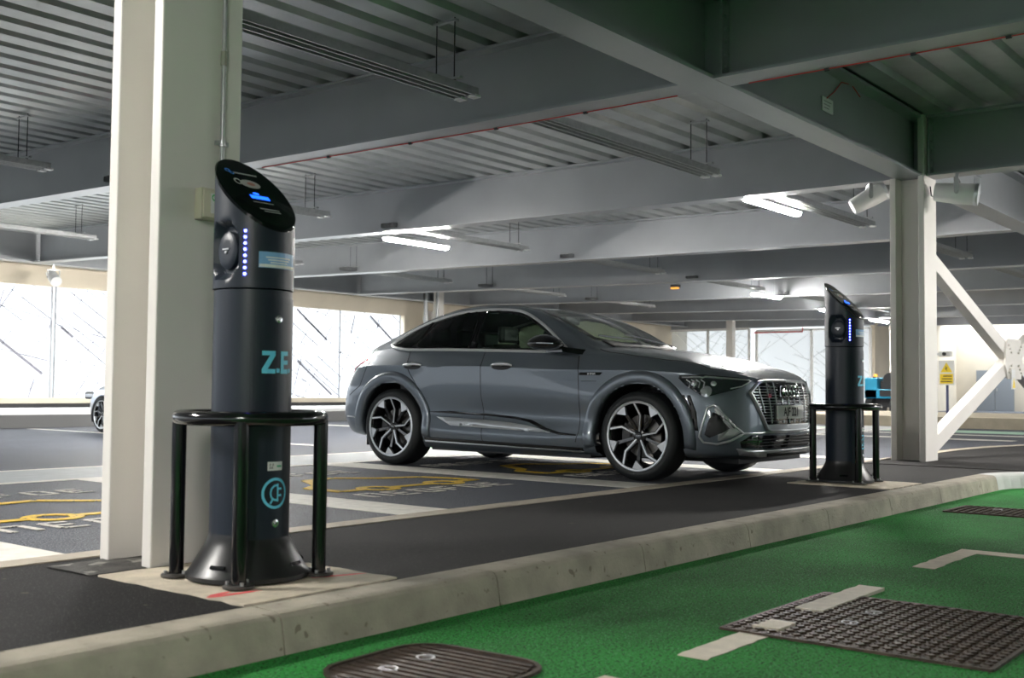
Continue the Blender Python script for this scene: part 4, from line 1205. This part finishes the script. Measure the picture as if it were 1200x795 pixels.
# four ring emblem
for k in range(4):
    cx = (k-1.5)*.0735; m = MB()
    pts = []
    for q in range(28):
        a = 2*pi*q/28; p, n_ = proj_pt('front', cx+.050*cos(a), .782+.050*sin(a), 0); p = Vector((-.985, p.y, p.z)); pts.append(cw(*p))
    m.tube(pts, .0075, 8, closed=True); m.obj('emblem_ring', M_chrome, gpart, smooth=True)
m = MB(); m.add([cw(-.972, v, w) for v, w in ((.165,.835),(.165,.725),(.185,.725),(.185,.835))], [(0,1,2,3)])
m = MB(); m.box(tuple(cw(-.978,.20,.735)), tuple(cw(-.955,.155,.830))); m.obj('sensor_block', M_gloss, gpart)
m = MB(); c0 = proj_pt('front', .345, .742, .014)[0]; m.box(cw(c0.x+.004, c0.y+.022, c0.z-.018), cw(c0.x-.004, c0.y-.022, c0.z+.014)); m.obj('red_badge', M_redl, gpart)
# number plate
pl = MB(); pl.box(cw(-.990,.262,.545), cw(-.975,-.262,.660)); plate = pl.obj('number_plate', mat('number plate white', (.95,.95,.92), .35), car, bevel=.003)
m = MB(); m.box(cw(-.976,.30,.53), cw(-.955,-.27,.668)); m.obj('plate_holder', M_gloss, car)
vs, fs = text_geo('AJF 221', .105, bold=.0028)
m = MB(); m.add([cw(-.9925, -x*.92, .6025+y*.98) for x, y, z in vs], fs); m.obj('plate_characters', mat('plate black', (.01,.01,.01), .5), plate)
# lower intake and splitter
P_('lower_intake', 'front', [(.0,.405),(.62,.415),(.72,.36),(.70,.315),(.50,.30),(0,.295),(-.50,.30),(-.70,.315),(-.72,.36),(-.62,.415)], M_gloss, .004, step=.05)
for z in (.325,.350,.375): strip('intake_slat', 'front', [(-.66,z),(.66,z)], .004, mat('dark grey plastic', (.05,.05,.055), .5), .006, step=.06)
strip('bumper_line', 'front', [(-.80,.44),(-.70,.428),(-.40,.432),(.40,.432),(.70,.428),(.80,.44)], .009, M_satin, .006, step=.04)
P_('splitter', 'front', [(-.74,.31),(-.66,.30),(-.45,.292),(.45,.292),(.66,.30),(.74,.31),(.70,.262),(.5,.245),(-.5,.245),(-.70,.262)], M_satin, .020, solid=.02)
P_('splitter_insert', 'front', [(-.42,.268),(.42,.268),(.40,.246),(-.40,.246)], M_dark, .032)
# side air vents on the bumper corners (diagonal projection a=(u+v)/sqrt2)
ven = [(.115,.655),(.165,.640),(.205,.50),(.222,.405),(.19,.358),(.09,.345),(-.01,.372),(-.125,.428),(-.10,.448),(-.02,.50),(.06,.60),(.085,.645)]
P_('vent_surround', 'diag', ven, M_car, .012, both=True, solid=.012)
strip('vent_frame', 'diag', ven, .011, M_satin, .016, both=True, closed=True)
P_('vent_opening', 'diag', [(.125,.60),(.165,.52),(.185,.42),(.15,.40),(.05,.44),(.0,.47),(.045,.52),(.09,.585)], M_dark, .026, both=True)
P_('vent_blade', 'diag', [(.09,.645),(.07,.60),(-.01,.50),(-.10,.442),(-.02,.40),(.085,.372),(.03,.435),(.0,.465),(.05,.53),(.115,.63)], mat('satin silver grey', (.48,.49,.50), .35, metal=.5), .022, both=True)
# headlamps
hl = [(.345,.905),(.20,.912),(.0,.895),(-.20,.880),(-.245,.873),(-.15,.815),(-.05,.785),(.03,.792),(.08,.79),(.10,.755),(.16,.732),(.215,.742),(.25,.775),(.32,.83),(.355,.88)]
hls = P_('headlamp', 'diag', hl, mat('dark headlamp glass', (.02,.024,.028), .08, coat=1.), .006, both=True)
for i_, s in enumerate((1, -1)):
    par = hls[i_]
    def ss(name, path, r, mt, off):
        pts = [proj_pt('diag', a, b, off)[0] for a, b in densify(path, .02)]
        m = MB(); m.tube([cw(p.x, p.y*s, p.z) for p in pts], r, 8, up=(0,0,1)); m.obj(name, mt, par, smooth=True)
    ss('daylight_strip', [(.33,.888),(.20,.893),(.0,.878),(-.21,.866)], .007, M_satin, .010)
    ss('lamp_lower_edge', [(-.22,.862),(-.13,.815),(-.03,.795)], .006, M_satin, .010)
    for (cx, cz, r_) in ((.165,.772,.044),(.10,.838,.026),(.25,.838,.026)):
        m = MB(); pts, _n = proj_pt('diag', cx, cz, .004)
        m.lathe([(.0001,.012),(r_*.6,.010),(r_,.002),(r_*1.15,0)], n=18)
        d_ = Vector((_n.x, _n.y, _n.z)); 
        Mx = Matrix.Translation(pts) @ d_.to_track_quat('Z','Y').to_matrix().to_4x4()
        m.xf(Mx); m.v = [cw(x, y*s, z) for x, y, z in m.v]; m.obj('lamp_lens', M_lens, par, smooth=True)
    for q in range(4):
        a0 = .30-.035*q; ss('lamp_segment', [(a0, .868), (a0-.025, .845), (a0-.01, .80)], .006, M_satin, .009)
# front arch side vent (black slats behind the bumper corner)
for q in range(2):
    P_('arch_vent_slot', 'side', [(-.43-.05*q,.74),(-.455-.05*q,.74),(-.525-.04*q,.60),(-.54-.04*q,.45),(-.515-.04*q,.45),(-.50-.04*q,.60)], M_dark, .004, both=True, step=.03)
# fender badge strip
b1 = P_('fender_badge', 'side', [(.60,.932),(.36,.932),(.385,.908),(.60,.908)], M_gloss, .006, both=True, solid=.008)
vs, fs = text_geo('e-tron', .032, bold=.0008)
out = [proj_pt('side', .47-x, .920+y, .012)[0] for x, y, z in vs]
put('badge_lettering', out, fs, M_satin, b1[0])
# mirrors
for s in (1, -1):
    root_m = MB(); n = 20
    P = []
    prof_m = [(1.05,.012,0),(1.04,.055,0),(.98,.082,.002),(.90,.088,.002),(.82,.076,-.004),(.76,.050,-.012),(.73,.022,-.018),(.725,.006,-.02)]
    sec = []
    for u, h, dz in prof_m:
        ring = []
        for k in range(n):
            a = 2*pi*k/n
            ring.append(cw(u, (1.04+.115*cos(a)*(h/.088)**.6)*s, 1.190+dz+h*.95*(sin(a) if sin(a) > 0 else .72*sin(a))))
        sec.append(ring)
    root_m.sweep(lambda i, p: sec[i], prof_m); mm = root_m.obj('door_mirror', M_gloss, car, smooth=True)
    m = MB(); m.sweep(lambda i, p: [cw(u_, (v_)*s, w_) for u_, v_, w_ in p], [[(.92,1.0,1.165),(.76,1.0,1.165),(.74,1.0,1.115),(.92,1.0,1.115)],[(.80,.80,1.16),(.62,.80,1.14),(.60,.80,1.09),(.80,.80,1.09)]]); m.obj('mirror_stalk', M_gloss, mm)
    m = MB(); m.tube([cw(1.03, 1.10*s, 1.195), cw(.96, 1.145*s, 1.195), cw(.86, 1.158*s, 1.192), cw(.74,1.145*s,1.186)], .004, 6); m.obj('mirror_light_strip', M_satin, mm, smooth=True)
# tail lamps
P_('tail_lamp', 'rdiag', [(-.26,1.075),(-.05,1.075),(.3,1.06),(.3,.96),(.0,.935),(-.09,.975)], M_redl, .006, both=True)
P_('tail_lamp_bar', 'rear', [(-.62,1.03),(.62,1.03),(.62,.99),(-.62,.99)], M_redl, .006)
P_('rear_bumper_trim', 'rear', [(-.7,.45),(.7,.45),(.65,.34),(-.65,.34)], M_satin, .008)
strip('bumper_crease', 'side', [(3.62,.475),(3.5,.47),(3.42,.455)], .007, M_satin, .003, both=True)
P_('roof_rail_trim', 'top', [(1.3,.60),(2.9,.585),(2.9,.565),(1.3,.58)], M_gloss, .003, both=True, step=.06)
m = MB(); m.sweep(lambda i, p: [cw(*q) for q in p], [[(2.55,.0,1.62),(2.50,.0,1.56),(2.75,0,1.52)],[(2.56,.03,1.57),(2.50,.03,1.56),(2.75,.03,1.52)]]); 
# --- cabin
dash = MB(); dash.sweep(lambda i, v: [cw(u, v, w) for u, w in ((.50,1.02),(.55,1.09),(.80,1.135),(1.05,1.12),(1.15,1.03),(1.05,.80),(.50,.80))], [-.74, .74]); dash.obj('dashboard', M_dark, car)
fl_ = MB(); fl_.box(cw(.5,.80,.32), cw(3.1,-.80,.40)); fl_.obj('cabin_floor', M_dark, car)
for s in (1, -1):
    dc = MB(); dc.sweep(lambda i, u: [cw(u, .80*s, .40), cw(u, .835*s, 1.0), cw(u, .80*s, 1.13), cw(u, .76*s, 1.125), cw(u, .76*s, .40)], [.7, 2.9]); dc.obj('door_lining', M_dark, car)
m_seat = mat('black seat leather', (.02,.02,.022), .45)
for uu, vv in ((1.62,.38),(1.62,-.38),(2.50,.40),(2.50,-.40),(2.50,0)):
    m = MB(); W_ = .25 if vv else .18
    m.sweep(lambda i, u: [cw(u[0], vv-W_*u[2], u[1]), cw(u[0]+u[3], vv-W_*u[2]*.96, u[1]+.03), cw(u[0]+u[3], vv+W_*u[2]*.96, u[1]+.03), cw(u[0], vv+W_*u[2], u[1])], [(uu-.0,.62,1,.18),(uu+.07,.85,1.02,.17),(uu+.13,1.05,.98,.14),(uu+.18,1.20,.75,.10)])
    st_ = m.obj('seat', m_seat, car, smooth=True, bevel=.02)
    m = MB(); m.box(cw(uu-.42, vv+W_, .50), cw(uu+.12, vv-W_, .66)); m.obj('seat_base', m_seat, st_, bevel=.03)
    m = MB(); m.box(cw(uu+.19, vv+.13, 1.235), cw(uu+.27, vv-.13, 1.40)); m.obj('headrest', m_seat, st_, bevel=.03)
m = MB(); n = 26; m.tube([cw(1.20+.055*sin(2*pi*k/n), .38+.18*cos(2*pi*k/n), 1.02+.17*sin(2*pi*k/n)) for k in range(n)], .016, 8, closed=True); m.cyl(cw(1.20,.38,1.02), cw(1.0,.38,.98), .04, 10); m.bar(cw(1.2,.20,1.02), cw(1.2,.56,1.02), .03,.03); m.obj('steering_wheel', M_dark, car, smooth=True)
m = MB(); m.box(cw(1.32,.12,1.43), cw(1.35,-.12,1.50)); m.obj('rear_view_mirror', M_dark, car, bevel=.01)
# --- wheels
def make_wheel():
    root = empty('wheel')          # axis along -x = outer side towards -x
    W = .285/2*CS; T = .385*CS; RM = .300*CS
    m = MB(); m.lathe([(RM-.012,-W+.012),(RM+.010,-W-.002),(RM+.035*CS,-W-.008),(T-.035,-W+.004),(T-.010,-W+.022),(T,-W+.05),(T+.001,0),(T,W-.05),(T-.012,W-.02),(RM+.03,W),(RM-.02,W-.02)], n=72, axis='x')
    # tread grooves
    m.obj('tyre', M_tyre, root, smooth=True, angle=50)
    m = MB(); m.lathe([(RM+.004,-W+.000),(RM-.010,-W-.004),(RM-.022,-W+.006),(RM-.034,-W+.03),(RM-.05,-W+.10),(RM-.05,W-.02)], n=72, axis='x'); rim = m.obj('rim_barrel', mat('dark wheel black', (.012,.012,.013), .25, coat=.5), root, smooth=True)
    m = MB(); m.lathe([(RM+.006,-W-.002),(RM-.002,-W-.007),(RM-.016,-W-.005),(RM-.020,-W+.003)], n=72, axis='x'); m.obj('rim_lip', M_satin, root, smooth=True)
    xo = -W-.000
    def pt(r, a, x): return (x, -r*cos(a), r*sin(a))
    def blade(pts, w0, w1, x0, dx, mb, mt=0):
        """flat machined spoke through polar points [(r,a)], width w, front face at x"""
        P = [Vector((-r*cos(a), r*sin(a))) for r, a in pts]
        n = len(P); L = []; Rr = []
        for i in range(n):
            d = (P[min(i+1,n-1)]-P[max(i-1,0)]).normalized(); nn = Vector((-d.y, d.x)); t = i/(n-1); w = (w0+(w1-w0)*t)/2
            L.append(P[i]+nn*w); Rr.append(P[i]-nn*w)
        xs_ = [x0+(.035*(1-min(1,(p.length/RM)))) for p in P]
        vs = []
        for i in range(n):
            vs += [(xs_[i], *L[i]), (xs_[i], *Rr[i]), (xs_[i]+dx, *(Rr[i])), (xs_[i]+dx, *(L[i]))]
        fs = [(0,1,2,3)]+[(4*i+k, 4*i+(k+1)%4, 4*(i+1)+(k+1)%4, 4*(i+1)+k) for i in range(n-1) for k in range(4)]+[(4*n-1,4*n-2,4*n-3,4*n-4)]
        mb.add(vs, fs, mt)
    for k in range(5):
        e = R(97+72*k)
        # image angles: y towards viewer right is -local y; mirrored below
        m = MB(); 
        blade([(.045,e-R(13)),(.60*RM,e-R(14)),(RM-.006,e)], .036, .030, xo+.006, .05, m)
        sp = m.obj('spoke', M_MW_BLACK, root)
        m = MB(); blade([(.040,e-R(13)),(.60*RM,e-R(14)),(RM-.010,e+R(.3))], .012, .017, xo+.002, .006, m); m.obj('machined_face', M_silver, sp)
        m = MB(); a0, a1 = e+R(19), e+R(43); n = 6
        arc_ = [(RM-.012, a0+(a1-a0)*q/n) for q in range(n+1)]; poly = arc_+[(.70*RM, e+R(26))]
        f_ = [pt(r, a, xo+.004) for r, a in poly]; g_ = [pt(r, a, xo+.03) for r, a in poly]; N = len(poly)
        m.add(f_+g_, [tuple(range(N)), tuple(range(2*N-1, N-1, -1))]+[(i, (i+1)%N, N+(i+1)%N, N+i) for i in range(N)]); m.obj('rim_wedge', M_silver, sp)
        m = MB(); blade([(.05,e+R(30)),(.75*RM,e+R(28)),(RM-.02,e+R(31))], .022, .045, xo+.022, .04, m); m.obj('inner_spoke', M_MW_BLACK, sp)
    m = MB(); m.lathe([(.0001,xo+.028),(.030,xo+.028),(.036,xo+.034),(.062,xo+.038),(.066,xo+.08)], n=28, axis='x'); m.obj('hub_cap', M_MW_BLACK, root, smooth=True)
    for k in range(4):
        m = MB(); m.tube([(xo+.026, (k-1.5)*.011+.0075*cos(2*pi*q/12), .0075*sin(2*pi*q/12)) for q in range(12)], .0014, 5, closed=True); m.obj('cap_emblem', M_chrome, root)
    m = MB(); m.lathe([(.08,-.045),(.195,-.045),(.197,-.02),(.08,-.02)], n=40, axis='x'); m.obj('brake_disc', mat('brake disc steel', (.20,.19,.18), .35, metal=.9), root, smooth=True)
    m = MB(); m.lathe([(.12,-.075),(.205,-.075),(.222,-.05),(.222,0),(.12,0)], n=12, axis='x', a0=R(-20), a1=R(35), caps=False); m.obj('brake_caliper', mat('black caliper', (.03,.03,.03), .4), root)
    return root
M_MW_BLACK = mat('wheel gloss black', (.010,.010,.011), .18, coat=.6)
wh = make_wheel(); ft = True
for u, s in ((0,1),(2.928,1),(0,-1),(2.928,-1)):
    c = wh if ft else copy_tree(wh); ft = False
    c.parent = car; c.location = cw(u, .79*s, .385)
    c.rotation_euler = (0, 0, 0) if s > 0 else (0, 0, pi)
    if u > 1 and s > 0: c.rotation_euler = (R(5), 0, 0)
    if u == 0 and s > 0:
        m = MB(); m.box((-.02,-.155,.015),(.0,-.115,.05)); m.obj('caliper_mark', mat('red caliper mark', (.6,.03,.03), .4), c)
# ---------------------------------------------------------------- silver hatchback behind the near column
hb = empty('hatchback_car', (11.60, 17.8, 0), R(-90)); hb.scale = (.92, .92, .96); tag(hb, 'silver hatchback partly hidden behind the near cream column', 'car')
M_hb = mat('silver car paint', (.48,.52,.60), .3, metal=.5, coat=.8)
HX = [-.86,-.80,-.60,-.30,0,.45,.9,1.5,2.1,2.6,3.0,3.25,3.32]            # rearwards from the front axle
HB = [.30,.24,.20,.20,.20,.20,.20,.20,.20,.20,.22,.28,.34]
HM = [.62,.72,.80,.86,.90,.93,.95,.97,.99,1.0,1.0,.95,.85]
HW = [.50,.66,.80,.86,.87,.87,.87,.87,.87,.87,.85,.78,.68]
def hsec(i, x):
    b_, t, w = HB[i], HM[i], HW[i]
    out = []
    for v, z in ((0,b_),(.85*w,b_),(w*.98,b_+.08),(w,(b_+t)/2),(w*.97,t-.10),(w*.90,t-.02),(w*.6,t+.02),(0,t+.03)): out.append((x, -v, z))
    return out+[(x, v, z) for x, v, z in [(p[0], -p[1], p[2]) for p in reversed(out[1:-1])]]
m = MB(); m.sweep(hsec, HX); o = m.obj('body_shell', M_hb, hb, smooth=True, angle=60)
md = o.modifiers.new('sub', 'SUBSURF'); md.levels = 1; md.render_levels = 2
gx = [(.28,.94,.74,.84),(.62,1.16,.68,.80),(1.0,1.38,.60,.79),(1.45,1.46,.57,.79),(2.1,1.48,.56,.79),(2.7,1.43,.56,.78),(3.0,1.28,.58,.75),(3.26,.98,.66,.70)]
m = MB(); m.sweep(lambda i, p: [(p[0],-p[3],.90),(p[0],-p[2]-.02,p[1]-.03),(p[0],-p[2]+.08,p[1]),(p[0],0,p[1]+.015),(p[0],p[2]-.08,p[1]),(p[0],p[2]+.02,p[1]-.03),(p[0],p[3],.90)], gx); m.obj('greenhouse_glass', M_gloss, hb, smooth=True)
m = MB(); m.sweep(lambda i, p: [(p[0],-p[2]-.03,p[1]-.055),(p[0],-p[2]+.07,p[1]+.012),(p[0],0,p[1]+.03),(p[0],p[2]-.07,p[1]+.012),(p[0],p[2]+.03,p[1]-.055),(p[0],0,p[1]-.06)], gx[2:7]); m.obj('roof_panel', M_hb, hb, smooth=True)
for s in (1, -1):
    m = MB(); m.bar((.30,s*.80,.95),(1.0,s*.665,1.34),.06,.05); m.obj('windscreen_pillar', M_hb, hb)
    m = MB(); m.bar((1.55,s*.80,.93),(1.60,s*.61,1.45),.07,.03); m.obj('door_pillar', M_dark, hb)
    m = MB(); m.box((-.80,s*.60-.12,.60),(-.45,s*.60+.20*s+.12*0,.74)) if s > 0 else m.box((-.80,-.80,.60),(-.45,-.48,.74)); m.obj('headlamp', M_lens, hb, bevel=.04)
    m = MB(); m.box((.55,s*.88-.08,.95),(.72,s*.88+.08,1.07)); m.obj('door_mirror', M_hb, hb, bevel=.03)
    for ax in (0, 2.55):
        m = MB(); m.lathe([(.365,.80),(.372,.885),(.345,.888),(.335,.86)], (0,0,0), 30, 0, 'y', R(-20), R(200)); m.v = [(ax+x, y*s, .31+z) for x, y, z in m.v]; m.obj('wheel_arch', M_dark, hb, smooth=True)
        c = copy_tree(wh); c.parent = hb; c.scale = (.80,.80,.80); c.location = (ax, s*.78, .325); c.rotation_euler = (0,0, R(90) if s < 0 else R(-90))
m = MB(); m.box((-.89,-.26,.36),(-.86,.26,.47)); m.obj('number_plate', M_white, hb)
# ---------------------------------------------------------------- camera, world
f_px, yaw, pit, rol = 1302., R(38.6), R(2.58), R(-.56)
F = Vector((cos(pit)*cos(yaw), cos(pit)*sin(yaw), sin(pit)))
rt = Vector((sin(yaw), -cos(yaw), 0)); dn = F.cross(rt)
r2 = rt*cos(rol)+dn*sin(rol); d2 = -rt*sin(rol)+dn*cos(rol)
cam = bpy.data.cameras.new('camera'); co = bpy.data.objects.new('camera', cam); COL.objects.link(co)
co.matrix_world = Matrix(((r2.x,-d2.x,-F.x,0),(r2.y,-d2.y,-F.y,0),(r2.z,-d2.z,-F.z,.83),(0,0,0,1)))
cam.sensor_width = 36; cam.lens = f_px*36/1200; cam.clip_end = 500; cam.clip_start = .05
cam.dof.use_dof = True; cam.dof.focus_distance = 8.6; cam.dof.aperture_fstop = 3.2
scene.camera = co
w = bpy.data.worlds.new('sky'); scene.world = w; w.use_nodes = True
nt = w.node_tree; bg = nt.nodes['Background']; bg.inputs['Color'].default_value = (.86,.93,1.,1)
tc = nt.nodes.new('ShaderNodeTexCoord'); sx = nt.nodes.new('ShaderNodeSeparateXYZ'); mr = nt.nodes.new('ShaderNodeMapRange')
nt.links.new(tc.outputs['Generated'], sx.inputs[0]); nt.links.new(sx.outputs['Z'], mr.inputs['Value'])
mr.inputs['From Min'].default_value = .06; mr.inputs['From Max'].default_value = .45
mr.inputs['To Min'].default_value = .95; mr.inputs['To Max'].default_value = 6.5       # overcast: dim horizon, bright overhead
nt.links.new(mr.outputs['Result'], bg.inputs['Strength'])
scene.view_settings.view_transform = 'Standard'; scene.view_settings.look = 'None'
scene.view_settings.exposure = 0.98; scene.view_settings.gamma = 1; scene.view_settings.use_curve_mapping = False
scene.cycles.max_bounces = 8; scene.cycles.diffuse_bounces = 5; scene.cycles.transparent_max_bounces = 12
scene.cycles.sample_clamp_indirect = 6; scene.cycles.caustics_reflective = False; scene.cycles.caustics_refractive = False
